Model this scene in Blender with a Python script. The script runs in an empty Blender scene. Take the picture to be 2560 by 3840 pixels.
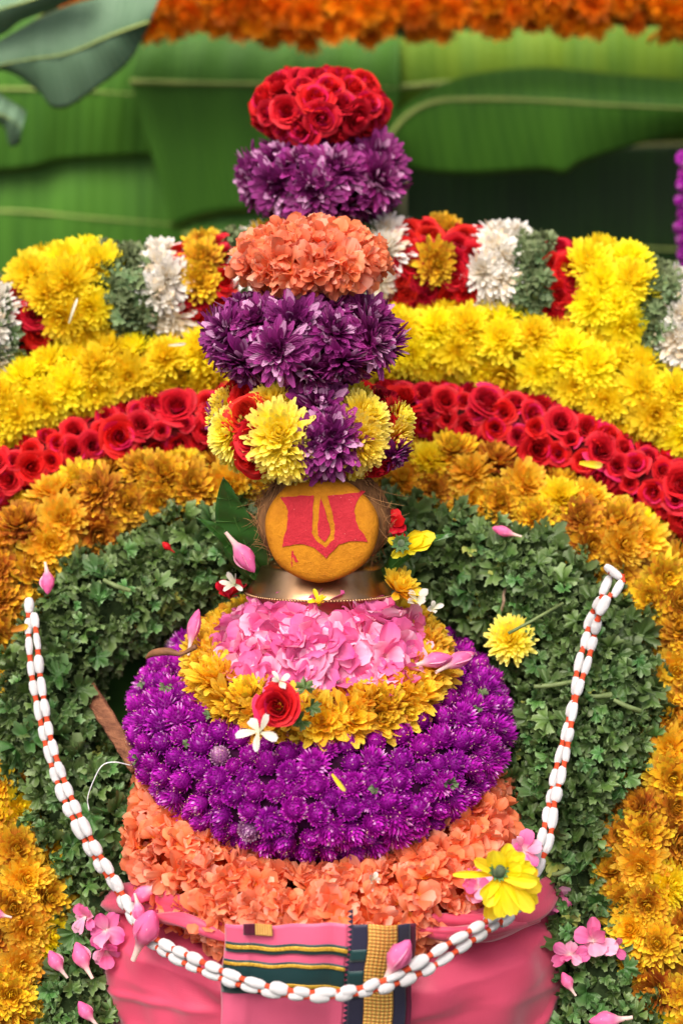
import bpy, math, random
import numpy as np
from mathutils import Matrix, Vector, Euler

random.seed(11)
rng = np.random.default_rng(11)
PI = math.pi
R = math.radians
scene = bpy.context.scene
col = scene.collection

# ------------------------------------------------------------------ camera
PITCH = R(20.0)
DIST = 2.2
LENS = 81.2
TARGET = Vector((0.0, 0.0, 0.55))
FWD = Vector((0, math.cos(PITCH), -math.sin(PITCH)))
UPV = Vector((0, math.sin(PITCH), math.cos(PITCH)))
CAM = TARGET - FWD * DIST
FPX = LENS / 36.0 * 3840.0
cd = bpy.data.cameras.new('camera')
cd.sensor_fit = 'VERTICAL'
cd.sensor_height = 36.0
cd.lens = LENS
cd.clip_start = 0.05
cd.clip_end = 200.0
cd.dof.use_dof = True
cd.dof.focus_distance = 2.22
cd.dof.aperture_fstop = 2.7
cam = bpy.data.objects.new('camera', cd)
cam.location = CAM
cam.rotation_euler = (PI / 2 - PITCH, 0, 0)
col.objects.link(cam)
scene.camera = cam

# ------------------------------------------------------------------ light
SUN_EL, SUN_ROT = R(58), R(200)
world = bpy.data.worlds.new('World')
scene.world = world
world.use_nodes = True
wn = world.node_tree
bg = wn.nodes['Background']
sky = wn.nodes.new('ShaderNodeTexSky')
sky.sky_type = 'NISHITA'
sky.sun_disc = False
sky.sun_elevation = SUN_EL
sky.sun_rotation = SUN_ROT
sky.air_density = 0.6
sky.dust_density = 9.0
sky.ozone_density = 0.3
wn.links.new(sky.outputs[0], bg.inputs[0])
bg.inputs[1].default_value = 0.15
sl = bpy.data.lights.new('sun', 'SUN')
sl.energy = 1.35
sl.angle = R(35)
sl.color = (1.0, 0.95, 0.88)
so = bpy.data.objects.new('sun', sl)
# light comes from above, in front of the pot and slightly left
so.rotation_euler = Vector((0.28, 0.62, -1.05)).to_track_quat('-Z', 'Y').to_euler()
col.objects.link(so)

scene.view_settings.view_transform = 'Standard'
scene.view_settings.look = 'None'
scene.view_settings.exposure = 0.55
scene.view_settings.gamma = 1.0
scene.view_settings.use_curve_mapping = False
scene.cycles.use_denoising = True
scene.cycles.max_bounces = 12
scene.cycles.diffuse_bounces = 8
scene.cycles.transmission_bounces = 8
scene.cycles.transparent_max_bounces = 4
scene.cycles.caustics_reflective = False
scene.cycles.caustics_refractive = False


# ------------------------------------------------------------------ placing
def ray(px, py):
    return FWD + Vector((1, 0, 0)) * ((px - 1280) / FPX) + UPV * ((1920 - py) / FPX)


def at(px, py, y):
    d = ray(px, py)
    return CAM + d * ((y - CAM.y) / d.y)


SLOPE = 0.7
BANK0 = at(1205, 1975, 0.20)
BN = Vector((0, -1, SLOPE)).normalized()      # normal of the flower bank (front and up)


def bank(px, py, off=0.0):
    d = ray(px, py)
    p0 = BANK0 + BN * off
    t = (p0 - CAM).dot(BN) / d.dot(BN)
    return CAM + d * t


def pxs(p):
    """picture position (in 2560 x 3840 units) of a point"""
    d = Vector(p) - CAM
    w = d.dot(FWD)
    return (1280 + FPX * d.x / w, 1920 - FPX * d.dot(UPV) / w)


def px2m(p):
    return (Vector(p) - CAM).dot(FWD) / FPX


# ------------------------------------------------------------------ objects
def thing(name, label, cat, loc=(0, 0, 0), group=None):
    o = bpy.data.objects.new(name, None)
    o.empty_display_size = 0.02
    col.objects.link(o)
    o.location = loc
    o['label'] = label
    o['category'] = cat
    if group:
        o['group'] = group
    return o


def tag(o, label, cat, group=None):
    o['label'] = label
    o['category'] = cat
    if group:
        o['group'] = group
    return o


def part(name, mesh, parent=None, M=None):
    o = bpy.data.objects.new(name, mesh)
    col.objects.link(o)
    M = M or Matrix()
    if parent is not None:
        o.parent = parent
        off = parent.location.copy()
        pp = parent.parent
        while pp is not None:
            off = off + pp.location
            pp = pp.parent
        M = Matrix.Translation(-off) @ M
    o.matrix_basis = M
    return o


class MB:
    """collects vertices, faces and per vertex values (along, random, layer, across)"""
    def __init__(s):
        s.v = []; s.f = []; s.c = []; s.n = 0

    def add(s, v, f, c):
        s.v.append(np.asarray(v, float).reshape(-1, 3))
        s.f.extend([tuple(i + s.n for i in q) for q in f])
        c = np.asarray(c, float).reshape(-1, 4)
        s.c.append(c)
        s.n += len(s.v[-1])

    def arrays(s):
        return np.concatenate(s.v), s.f, np.concatenate(s.c)

    def mesh(s, name, mat, smooth=True):
        V, F, C = s.arrays()
        return make_mesh(name, V, F, C, mat, smooth)


def make_mesh(name, V, F, C, mat, smooth=True):
    me = bpy.data.meshes.new(name)
    me.from_pydata(V.tolist() if hasattr(V, 'tolist') else V, [], F)
    if C is not None:
        a = me.attributes.new('pc', 'FLOAT_COLOR', 'POINT')
        a.data.foreach_set('color', np.asarray(C, dtype=np.float32).ravel())
    if smooth:
        me.polygons.foreach_set('use_smooth', [True] * len(me.polygons))
    me.materials.append(mat)
    me.update()
    return me


# ------------------------------------------------------------------ materials
def new_mat(name):
    m = bpy.data.materials.new(name)
    m.use_nodes = True
    nt = m.node_tree
    return m, nt, nt.nodes['Principled BSDF'], nt.nodes['Material Output']


def ramp(nt, stops, fac=None):
    n = nt.nodes.new('ShaderNodeValToRGB')
    e = n.color_ramp.elements
    while len(e) < len(stops):
        e.new(0.5)
    for i, (p, c) in enumerate(stops):
        e[i].position = p
        e[i].color = (c[0], c[1], c[2], 1)
    if fac is not None:
        nt.links.new(fac, n.inputs[0])
    return n


def mixc(nt, fac, a, b, mode='MIX'):
    n = nt.nodes.new('ShaderNodeMix')
    n.data_type = 'RGBA'
    n.blend_type = mode
    for sock, val in ((n.inputs[0], fac), (n.inputs[6], a), (n.inputs[7], b)):
        if hasattr(val, 'links'):
            nt.links.new(val, sock)
        elif isinstance(val, (int, float)):
            sock.default_value = val
        else:
            sock.default_value = (val[0], val[1], val[2], 1)
    return n.outputs[2]


def maprange(nt, v, a, b, c, d):
    n = nt.nodes.new('ShaderNodeMapRange')
    nt.links.new(v, n.inputs[0])
    for i, x in enumerate((a, b, c, d)):
        n.inputs[i + 1].default_value = x
    return n.outputs[0]


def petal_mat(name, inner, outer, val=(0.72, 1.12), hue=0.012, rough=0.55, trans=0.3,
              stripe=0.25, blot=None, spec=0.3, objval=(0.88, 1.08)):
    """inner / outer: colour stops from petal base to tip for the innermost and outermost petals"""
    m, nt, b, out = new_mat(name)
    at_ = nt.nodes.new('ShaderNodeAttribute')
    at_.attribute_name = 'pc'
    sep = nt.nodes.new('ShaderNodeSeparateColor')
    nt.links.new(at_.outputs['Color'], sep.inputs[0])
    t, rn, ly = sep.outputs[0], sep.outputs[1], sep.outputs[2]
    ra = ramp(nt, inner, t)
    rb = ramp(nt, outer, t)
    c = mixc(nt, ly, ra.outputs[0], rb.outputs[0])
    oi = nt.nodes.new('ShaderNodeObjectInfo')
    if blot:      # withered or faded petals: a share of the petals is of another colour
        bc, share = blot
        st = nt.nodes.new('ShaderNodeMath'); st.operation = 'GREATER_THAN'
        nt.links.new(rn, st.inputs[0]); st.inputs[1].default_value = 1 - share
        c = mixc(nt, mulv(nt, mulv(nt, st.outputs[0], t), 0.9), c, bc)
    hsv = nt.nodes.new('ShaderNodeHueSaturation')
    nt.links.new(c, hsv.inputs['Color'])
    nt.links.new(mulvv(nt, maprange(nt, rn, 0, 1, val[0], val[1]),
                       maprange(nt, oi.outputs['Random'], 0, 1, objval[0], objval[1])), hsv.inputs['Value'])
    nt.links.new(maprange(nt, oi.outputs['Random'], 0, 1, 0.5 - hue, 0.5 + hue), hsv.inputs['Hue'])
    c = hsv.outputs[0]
    # fine lines along each petal
    mm = nt.nodes.new('ShaderNodeMath'); mm.operation = 'MULTIPLY'
    nt.links.new(at_.outputs['Alpha'], mm.inputs[0]); mm.inputs[1].default_value = 11.0
    sn = nt.nodes.new('ShaderNodeMath'); sn.operation = 'SINE'
    nt.links.new(mm.outputs[0], sn.inputs[0])
    bp = nt.nodes.new('ShaderNodeBump')
    bp.inputs['Strength'].default_value = stripe
    bp.inputs['Distance'].default_value = 0.0006
    nt.links.new(sn.outputs[0], bp.inputs['Height'])
    nt.links.new(bp.outputs[0], b.inputs['Normal'])
    nt.links.new(c, b.inputs['Base Color'])
    b.inputs['Roughness'].default_value = rough
    b.inputs['Specular IOR Level'].default_value = spec
    tr = nt.nodes.new('ShaderNodeBsdfTranslucent')
    nt.links.new(c, tr.inputs[0])
    mx = nt.nodes.new('ShaderNodeMixShader')
    mx.inputs[0].default_value = trans
    nt.links.new(b.outputs[0], mx.inputs[1])
    nt.links.new(tr.outputs[0], mx.inputs[2])
    nt.links.new(mx.outputs[0], out.inputs['Surface'])
    return m


def mulv(nt, a, k):
    n = nt.nodes.new('ShaderNodeMath'); n.operation = 'MULTIPLY'
    nt.links.new(a, n.inputs[0])
    if hasattr(k, 'links'):
        nt.links.new(k, n.inputs[1])
    else:
        n.inputs[1].default_value = k
    return n.outputs[0]


mulvv = mulv


def noise(nt, scale, detail=3, coord='Object', rough=0.55, stretch=None):
    tc = nt.nodes.new('ShaderNodeTexCoord')
    n = nt.nodes.new('ShaderNodeTexNoise')
    n.inputs['Scale'].default_value = scale
    n.inputs['Detail'].default_value = detail
    n.inputs['Roughness'].default_value = rough
    if stretch:
        mp = nt.nodes.new('ShaderNodeMapping')
        mp.inputs['Scale'].default_value = stretch
        nt.links.new(tc.outputs[coord], mp.inputs[0])
        nt.links.new(mp.outputs[0], n.inputs[0])
    else:
        nt.links.new(tc.outputs[coord], n.inputs[0])
    return n.outputs[0]


def plain(name, c1, c2=None, rough=0.7, scale=40, bump=0.2, bscale=None, metal=0, spec=0.4, dist=0.001,
          sheen=0, stretch=None):
    m, nt, b, out = new_mat(name)
    c2 = c2 or tuple(x * 0.7 for x in c1)
    nz = noise(nt, scale, 4, stretch=stretch)
    rp = ramp(nt, [(0.35, c2), (0.65, c1)], nz)
    nt.links.new(rp.outputs[0], b.inputs['Base Color'])
    b.inputs['Roughness'].default_value = rough
    b.inputs['Metallic'].default_value = metal
    b.inputs['Specular IOR Level'].default_value = spec
    if sheen:
        b.inputs['Sheen Weight'].default_value = sheen
    if bump:
        bp = nt.nodes.new('ShaderNodeBump')
        bp.inputs['Strength'].default_value = bump
        bp.inputs['Distance'].default_value = dist
        nt.links.new(noise(nt, bscale or scale * 4, 4, stretch=stretch), bp.inputs['Height'])
        nt.links.new(bp.outputs[0], b.inputs['Normal'])
    return m


M = {}
M['ymum'] = petal_mat('yellow_petal', [(0, (.94, .70, .004)), (.5, (.96, .81, .010)), (1, (.97, .85, .025))],
                      [(0, (.94, .71, .004)), (.5, (.96, .82, .012)), (1, (.97, .87, .05))], val=(.9, 1.05), trans=.46, blot=((.94, .66, .02), .08), objval=(.93, 1.05))
M['lmum'] = petal_mat('lemon_petal', [(0, (.90, .62, .008)), (.6, (.95, .78, .02)), (1, (.96, .83, .06))],
                      [(0, (.90, .62, .015)), (.6, (.95, .80, .05)), (1, (.97, .88, .25))], val=(.9, 1.05), trans=.38, objval=(.95, 1.04))
M['omum'] = petal_mat('bronze_petal', [(0, (.80, .42, .008)), (.6, (.86, .43, .014)), (1, (.95, .68, .02))],
                      [(0, (.38, .09, .010)), (.6, (.72, .25, .026)), (.92, (.96, .70, .05))], val=(.62, 1.12), hue=.014, trans=.34,
                      blot=((.94, .64, .03), .28), stripe=.35)
M['rmum'] = petal_mat('rust_petal', [(0, (.84, .50, .01)), (.6, (.70, .29, .018)), (1, (.86, .46, .025))],
                      [(0, (.28, .06, .012)), (.6, (.60, .165, .028)), (.94, (.90, .50, .045))], val=(.58, 1.12), hue=.014, trans=.34,
                      blot=((.90, .56, .03), .24), stripe=.35)
M['amum'] = petal_mat('amber_petal', [(0, (.82, .45, .006)), (.6, (.94, .62, .016)), (1, (.96, .70, .035))],
                      [(0, (.74, .32, .012)), (.55, (.93, .55, .024)), (1, (.96, .72, .09))], val=(.85, 1.08), hue=.012, trans=.4,
                      blot=((.80, .34, .022), .22), stripe=.35)
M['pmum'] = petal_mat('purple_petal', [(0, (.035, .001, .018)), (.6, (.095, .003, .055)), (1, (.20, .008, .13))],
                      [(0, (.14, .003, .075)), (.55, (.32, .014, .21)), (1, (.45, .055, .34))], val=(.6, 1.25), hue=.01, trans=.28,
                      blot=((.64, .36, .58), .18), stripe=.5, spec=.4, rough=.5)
M['wmum'] = petal_mat('white_petal', [(0, (.80, .65, .36)), (.6, (.86, .80, .66)), (1, (.88, .86, .80))],
                      [(0, (.80, .70, .48)), (.5, (.88, .86, .80)), (1, (.90, .90, .88))], val=(.92, 1.04), hue=.0, trans=.35, blot=((.76, .60, .38), .12))
M['rose'] = petal_mat('rose_petal', [(0, (.42, .002, .010)), (.6, (.60, .006, .016)), (1, (.70, .014, .028))],
                      [(0, (.46, .003, .016)), (.6, (.66, .009, .022)), (1, (.74, .018, .030))], val=(.68, 1.08), hue=.003, trans=.26,
                      stripe=.12, blot=((.62, .015, .12), .08), rough=.55, spec=.2)
M['drose'] = petal_mat('deep_red_rose_petal', [(0, (.26, .001, .005)), (.6, (.42, .004, .010)), (1, (.54, .008, .016))],
                       [(0, (.30, .001, .010)), (.6, (.50, .005, .014)), (1, (.62, .012, .024))], val=(.8, 1.1), hue=.006, trans=.22,
                       stripe=.12, rough=.55, spec=.2)
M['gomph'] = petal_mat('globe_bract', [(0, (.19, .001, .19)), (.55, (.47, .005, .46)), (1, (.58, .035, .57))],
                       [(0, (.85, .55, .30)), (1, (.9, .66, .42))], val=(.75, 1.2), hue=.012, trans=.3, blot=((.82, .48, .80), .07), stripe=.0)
M['cross'] = petal_mat('coral_petal', [(0, (.94, .46, .03)), (.25, (.93, .30, .10)), (1, (.95, .40, .24))],
                       [(0, (.94, .44, .03)), (.25, (.92, .23, .07)), (1, (.94, .30, .15))], val=(.85, 1.08), hue=.008, trans=.45,
                       stripe=.2, blot=((.94, .50, .36), .16))
M['ole'] = petal_mat('oleander_petal', [(0, (.90, .70, .66)), (.35, (.86, .10, .36)), (1, (.90, .24, .52))],
                     [(0, (.90, .74, .66)), (.3, (.92, .40, .62)), (1, (.86, .10, .40))], val=(.85, 1.08), hue=.006, trans=.4,
                     stripe=.25, blot=((.94, .58, .74), .35))
M['mari'] = petal_mat('marigold_petal', [(0, (.85, .18, .002)), (1, (.93, .28, .003))],
                      [(0, (.85, .18, .002)), (1, (.95, .32, .004))], val=(.75, 1.15), hue=.012, trans=.35)
M['white'] = petal_mat('jasmine_petal', [(0, (.6, .62, .4)), (1, (.84, .84, .80))], [(0, (.6, .62, .4)), (1, (.84, .84, .80))],
                       val=(.9, 1.02), hue=0, trans=.3)
M['leaf'] = petal_mat('geranium_leaf', [(0, (.038, .110, .016)), (.6, (.072, .175, .034)), (1, (.11, .23, .060))],
                      [(0, (.06, .14, .026)), (.6, (.11, .215, .056)), (1, (.20, .31, .13))], val=(.38, 1.35), hue=.025, trans=.24,
                      stripe=.35, blot=((.34, .40, .08), .10), spec=.45, rough=.45)
M['palemat'] = petal_mat('pale_sprig_leaf', [(0, (.05, .10, .03)), (1, (.13, .20, .08))], [(0, (.08, .13, .04)), (1, (.19, .25, .12))],
                         val=(.65, 1.3), hue=.02, trans=.2, stripe=.3)
M['core'] = plain('stem_core', (.030, .050, .018), (.012, .022, .008), .9, 120, .5, spec=.05)
M['corey'] = plain('yellow_flower_core', (.42, .22, .006), (.10, .09, .01), .9, 120, .5, spec=.05)
M['coreo'] = plain('bronze_flower_core', (.24, .09, .008), (.07, .04, .008), .9, 120, .5, spec=.05)
M['corer'] = plain('rose_core', (.16, .004, .012), (.03, .01, .006), .9, 120, .5, spec=.05)
M['corep'] = plain('purple_core', (.045, .003, .04), (.015, .004, .012), .9, 120, .5, spec=.05)
M['corec'] = plain('coral_core', (.55, .07, .018), (.25, .03, .01), .9, 120, .5, spec=.05)
M['stem'] = plain('green_stem', (.16, .22, .08), (.09, .13, .04), .6, 90, .3)
M['calyx'] = plain('calyx_green', (.10, .14, .07), (.03, .05, .025), .7, 150, .4)


# ------------------------------------------------------------------ petals and flowers
def P_strap(u):
    w = 0.45 + 0.55 * math.sin(min(1, u / 0.75) * PI / 2)
    if u > 0.75:
        w *= math.sqrt(max(0.0, 1 - ((u - 0.75) / 0.27) ** 2))
    return max(w, 0.34)


def P_broad(u):
    w = math.sin(PI * min(1, (0.10 + 0.80 * u ** 0.85))) ** 0.8
    return max(w, 0.15)


def P_fan(u):
    w = 0.16 + 0.84 * math.sin(min(1, u / 0.70) * PI / 2) ** 1.5
    if u > 0.70:
        w *= math.sqrt(max(0.0, 1 - ((u - 0.70) / 0.33) ** 2))
    return max(w, 0.22)


def P_point(u):
    return max(math.sin(PI * (0.15 + 0.85 * u)) ** 0.9, 0.03)


def petal(mb, base, th, L, W, a0, curl, cup=0.3, prof=P_strap, nl=4, nw=2, rnd=None, layer=0.0, twist=0.0, wav=0.0, rand=random):
    """a petal leaving the point `base` in direction th, rising at angle a0 and bending by curl along its length"""
    rnd = rand.random() if rnd is None else rnd
    ct, st = math.cos(th), math.sin(th)
    y = z = 0.0
    V = []; C = []
    ph = rand.random() * 6.28
    for i in range(nl + 1):
        u = i / nl
        a = a0 + curl * u
        if i:
            am = a0 + curl * (i - 0.5) / nl
            y += math.cos(am) * L / nl
            z += math.sin(am) * L / nl
        w = W * 0.5 * prof(u)
        tw = twist * u
        for j in range(nw + 1):
            v = 2 * j / nw - 1 if nw else 0
            xx = v * w
            nn = cup * v * v * w + wav * W * u * math.sin(v * 3.0 + ph)
            xx, nn = xx * math.cos(tw) - nn * math.sin(tw), xx * math.sin(tw) + nn * math.cos(tw)
            yy = y - nn * math.sin(a)
            zz = z + nn * math.cos(a)
            V.append((base[0] + ct * yy - st * xx, base[1] + st * yy + ct * xx, base[2] + zz))
            C.append((u, rnd, layer, v))
    F = []
    k = nw + 1
    for i in range(nl):
        for j in range(nw):
            a = i * k + j
            F.append((a, a + 1, a + k + 1, a + k))
    mb.add(V, F, C)


GA = 2.39996323


def mum(n, Rr, W, a_in, a_out, c_in, c_out, lmin=0.35, dome=0.3, seed=0, jit=0.25, prof=P_strap, power=0.62, nl=4, cup=0.45, wav=0.0):
    r = random.Random(seed)
    mb = MB()
    for i in range(n):
        q = (i + 0.5) / n
        qq = q ** power
        L = Rr * (lmin + (1 - lmin) * qq) * (1 + r.uniform(-.14, .14))
        a = a_in + (a_out - a_in) * qq + r.uniform(-jit, jit)
        c = c_in + (c_out - c_in) * qq + r.uniform(-jit, jit) * 1.3
        rb = 0.20 * Rr * qq
        th = i * GA + r.uniform(-.2, .2)
        petal(mb, (math.cos(th) * rb, math.sin(th) * rb, dome * Rr * (1 - qq)), th, L, W * (0.6 + 0.4 * qq) * r.uniform(.85, 1.15),
              a, c, cup, prof, nl, 2, r.random(), qq, r.uniform(-.35, .35), wav, rand=r)
    return mb


def rose(Rr, seed=0, n=34):
    r = random.Random(seed)
    mb = MB()
    for i in range(n):
        q = (i + 0.5) / n
        rad = Rr * (0.03 + 0.74 * q ** 1.05)
        span = (1.25 - 0.45 * q) * r.uniform(.9, 1.1)
        H = Rr * (1.04 - 0.38 * q ** 1.5 + r.uniform(-.05, .05))
        th = i * GA * 1.02 + r.uniform(-.2, .2)
        flare = Rr * (0.02 + 0.34 * q ** 1.3) * r.uniform(.7, 1.3)
        rnd = r.random()
        nl, nw = 5, 6
        V = []; C = []
        cx, cy = r.uniform(-.03, .03) * Rr, r.uniform(-.03, .03) * Rr
        ph = r.random() * 6.28
        for ii in range(nl + 1):
            u = ii / nl
            for j in range(nw + 1):
                v = 2 * j / nw - 1
                hh = H * (1 - 0.30 * abs(v) ** 2.2 * (0.4 + 0.6 * q))
                ang = th + v * span * (0.35 + 0.65 * math.sin(min(1, u * 1.3) * PI / 2))
                rr = (rad * (0.45 + 0.55 * min(1, u * 1.4) ** .7)) * (1 - .85 * (1 - q) ** 2.2 * u * u) + flare * u ** 3
                rr += 0.045 * Rr * v * (0.5 + q) + 0.04 * Rr * math.sin(4 * v + ph) * u * (0.3 + q)
                zz = hh * u - flare * 0.55 * max(0, u - .7) / .3 * u
                V.append((math.cos(ang) * rr + cx, math.sin(ang) * rr + cy, zz - 0.35 * Rr))
                C.append((u, rnd, q, v))
        F = []
        k = nw + 1
        for ii in range(nl):
            for j in range(nw):
                a = ii * k + j
                F.append((a, a + 1, a + k + 1, a + k))
        mb.add(V, F, C)
    return mb


def ball(mb, c, rx, ry, rz, nu=12, nv=8, col_=(.3, .5, 0, 0)):
    V = []; F = []
    for j in range(nv + 1):
        p = PI * j / nv
        for i in range(nu):
            a = 2 * PI * i / nu
            V.append((c[0] + rx * math.sin(p) * math.cos(a), c[1] + ry * math.sin(p) * math.sin(a), c[2] - rz * math.cos(p)))
    for j in range(nv):
        for i in range(nu):
            F.append((j * nu + i, j * nu + (i + 1) % nu, (j + 1) * nu + (i + 1) % nu, (j + 1) * nu + i))
    mb.add(V, F, [col_] * len(V))


def fib(n):
    out = []
    for i in range(n):
        z = 1 - 2 * (i + .5) / n
        r = math.sqrt(1 - z * z)
        out.append(Vector((r * math.cos(i * GA), r * math.sin(i * GA), z)))
    return out


def globe(Rr, seed=0, n=120, shag=0.0):
    """globe amaranth head: papery pointed bracts all round, tiny pale florets"""
    r = random.Random(seed)
    mb = MB()
    ball(mb, (0, 0, 0), Rr * .82, Rr * .82, Rr * .86, 10, 7, (.15, .4, 0, 0))
    for d in fib(n):
        if d.z < -0.75:
            continue
        up = Vector((0, 0, 1)) + Vector((r.uniform(-.3, .3), r.uniform(-.3, .3), 0))
        tan = (up - d * up.dot(d))
        if tan.length < .05:
            tan = Vector((1, 0, 0))
        tan.normalize()
        side = d.cross(tan)
        lift = r.uniform(.5, 1.2) + shag
        dirv = (tan * (0.9 - .3 * shag) + d * lift).normalized()
        L = Rr * r.uniform(.34, .5) * (1 + shag * .6)
        w = Rr * .13
        p = d * (Rr * .78)
        rn = r.random()
        mb.add([p - side * w, p + side * w, p + dirv * L * .55 + side * w * .8, p + dirv * L * .55 - side * w * .8, p + dirv * L],
               [(0, 1, 2, 3), (3, 2, 4)], [(.1, rn, 0, 0), (.1, rn, 0, 0), (.7, rn, 0, 0), (.7, rn, 0, 0), (1, rn, 0, 0)])
    for k in range(9):
        d = Vector((r.gauss(0, 1), r.gauss(0, 1), r.uniform(-.2, 1.2))).normalized()
        ball(mb, d * Rr * 1.04, Rr * .05, Rr * .05, Rr * .06, 4, 3, (.8, .6, 1, 0))
    return mb


def crossandra(Rr, seed=0):
    r = random.Random(seed)
    mb = MB()
    for k in range(2):
        n = r.choice((4, 5))
        th0 = r.random() * 6.28
        b = (r.uniform(-.25, .25) * Rr * k, r.uniform(-.25, .25) * Rr * k, .15 * Rr * k)
        for i in range(n):
            th = th0 + (i - n / 2) * R(58) + r.uniform(-.15, .15)
            petal(mb, b, th, Rr * r.uniform(.85, 1.12), Rr * r.uniform(.62, .85), r.uniform(.35, 1.45), r.uniform(-1.1, .1),
                  r.uniform(-.3, .4), P_fan, 5, 4, r.random(), float(k), r.uniform(-.4, .4), .12, rand=r)
    return mb


def oleander(Rr, seed=0, n=13):
    r = random.Random(seed)
    mb = MB()
    for i in range(n):
        q = (i + .5) / n
        petal(mb, (0, 0, .12 * Rr * (1 - q)), i * GA + r.uniform(-.3, .3), Rr * (.55 + .5 * q) * r.uniform(.85, 1.1), Rr * r.uniform(.55, .85),
              1.15 - 1.05 * q + r.uniform(-.25, .25), -.4 + r.uniform(-.6, .5), r.uniform(.1, .6), P_fan, 6, 4, r.random(), q,
              r.uniform(-.35, .35), .09, rand=r)
    return mb


def bud_mb(L, W, seed=0):
    """a twisted oleander bud: narrow tube that swells to a spindle of wrapped petals"""
    r = random.Random(seed)
    mb = MB()
    nu, nv = 15, 16
    V = []; C = []; F = []
    for j in range(nv + 1):
        u = j / nv
        if u < .35:
            rad = W * (.10 + .10 * (u / .35) ** 2)
        else:
            q = (u - .35) / .65
            rad = W * (.20 + .34 * math.sin(PI * min(1, q * .93 + .02)) ** .9) * (1 - .62 * q ** 2.2)
        if j == nv:
            rad *= .25
        for i in range(nu):
            a = 2 * PI * i / nu
            ridge = 1 + (.20 * (((a * 5 / (2 * PI) + u * 1.7) % 1.0) - .5) if u > .35 else 0)
            V.append((math.cos(a) * rad * ridge + .10 * W * math.sin(3 * u), math.sin(a) * rad * ridge, L * u))
            s = ((a * 5 / (2 * PI) + u * 1.7) % 1.0)
            C.append((max(0, min(1, (u - .22) * 1.7)) * (.75 + .25 * s), .30 + .4 * s, .25 + .5 * s, 0))
    for j in range(nv):
        for i in range(nu):
            F.append((j * nu + i, j * nu + (i + 1) % nu, (j + 1) * nu + (i + 1) % nu, (j + 1) * nu + i))
    mb.add(V, F, C)
    return mb


def geranium_leaf(Rr, seed=0, deep=.36):
    """palmate lobed, toothed and crinkled leaf, its stalk at the origin, tip along +y"""
    r = random.Random(seed)
    mb = MB()
    n = 46
    V = [(0, 0, 0)]
    C = [(0, .5, 0, 0)]
    ph = [r.random() * 6.28 for _ in range(4)]
    rnd = r.random()
    bowl = r.uniform(-.5, 1.3)
    for ring, f in ((1, .45), (2, .78), (3, 1.0)):
        for i in range(n):
            th = -2.55 + 5.1 * i / (n - 1)
            lobe = abs(math.cos(th * 3.08 * (1 if abs(th) < 2.3 else 1))) ** .5 if deep else 1
            rr = Rr * ((1 - deep) + deep * lobe)
            if ring == 3:
                rr *= 1 + .08 * (1 if (i // 2) % 2 else -1) * r.uniform(.5, 1.3)
            if ring < 3:
                rr = rr * f * (1 if ring == 2 else .9)
            rr *= (1 - .22 * (abs(th) / 2.55) ** 2)
            zz = Rr * (bowl * f * f * .5 + .17 * f * math.sin(3 * th + ph[0]) + .17 * f * f * math.sin(7 * th + ph[1]) + (.05 if i % 2 else -.05) * f * f)
            V.append((math.sin(th) * rr, math.cos(th) * rr + .1 * Rr, zz))
            C.append((f, rnd, f * .8 if lobe > .4 else .15, th * .6))
    F = [(0, 1 + i, 2 + i) for i in range(n - 1)]
    for k in range(2):
        o = 1 + k * n
        for i in range(n - 1):
            F.append((o + i, o + n + i, o + n + i + 1, o + i + 1))
    mb.add(V, F, C)
    return mb


class Kind:
    """a few shapes of one flower, as shared meshes and as raw arrays"""
    def __init__(s, name, mbs, mat):
        s.name = name
        s.mat = mat
        s.raw = [m.arrays() for m in mbs]
        s.mesh = [make_mesh(name, *a, mat) for a in s.raw]

    def recolour(s, name, mat):
        k = Kind.__new__(Kind)
        k.name = name; k.mat = mat; k.raw = s.raw
        k.mesh = [make_mesh(name, *a, mat) for a in s.raw]
        return k


def pompon(Rr, n, seed, W=.26):
    return mum(n, Rr, Rr * W, 1.45, -.40, .55, .75, .36, .42, seed, .17, power=.58, cup=.3)


K = {}
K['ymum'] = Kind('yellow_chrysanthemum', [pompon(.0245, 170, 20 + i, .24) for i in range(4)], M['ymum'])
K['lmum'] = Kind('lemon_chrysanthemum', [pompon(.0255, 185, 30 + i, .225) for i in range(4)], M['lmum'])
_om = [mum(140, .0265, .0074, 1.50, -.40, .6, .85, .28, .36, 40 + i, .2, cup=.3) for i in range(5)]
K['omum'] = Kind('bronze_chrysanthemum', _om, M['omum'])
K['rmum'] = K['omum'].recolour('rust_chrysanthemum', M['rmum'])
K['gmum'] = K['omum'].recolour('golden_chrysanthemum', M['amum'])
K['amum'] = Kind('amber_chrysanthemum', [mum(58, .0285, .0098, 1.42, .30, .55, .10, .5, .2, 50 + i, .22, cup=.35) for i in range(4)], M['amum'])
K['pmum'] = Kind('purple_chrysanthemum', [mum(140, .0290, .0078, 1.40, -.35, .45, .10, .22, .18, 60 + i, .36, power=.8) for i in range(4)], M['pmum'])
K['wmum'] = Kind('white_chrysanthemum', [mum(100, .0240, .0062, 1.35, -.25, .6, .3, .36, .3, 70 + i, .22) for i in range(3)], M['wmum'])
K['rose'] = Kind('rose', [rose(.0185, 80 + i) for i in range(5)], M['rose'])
K['drose'] = K['rose'].recolour('deep_red_rose', M['drose'])
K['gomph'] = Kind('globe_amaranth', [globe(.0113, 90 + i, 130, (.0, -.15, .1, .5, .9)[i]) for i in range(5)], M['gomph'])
M['fgomph'] = petal_mat('faded_globe_bract', [(0, (.30, .06, .28)), (.55, (.55, .24, .50)), (1, (.78, .60, .72))], [(0, (.85, .55, .30)), (1, (.9, .66, .42))], trans=.3, stripe=0)
K['fgomph'] = K['gomph'].recolour('faded_globe_amaranth', M['fgomph'])
K['cross'] = Kind('crossandra_blossom', [crossandra(.0195, 100 + i) for i in range(6)], M['cross'])
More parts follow.
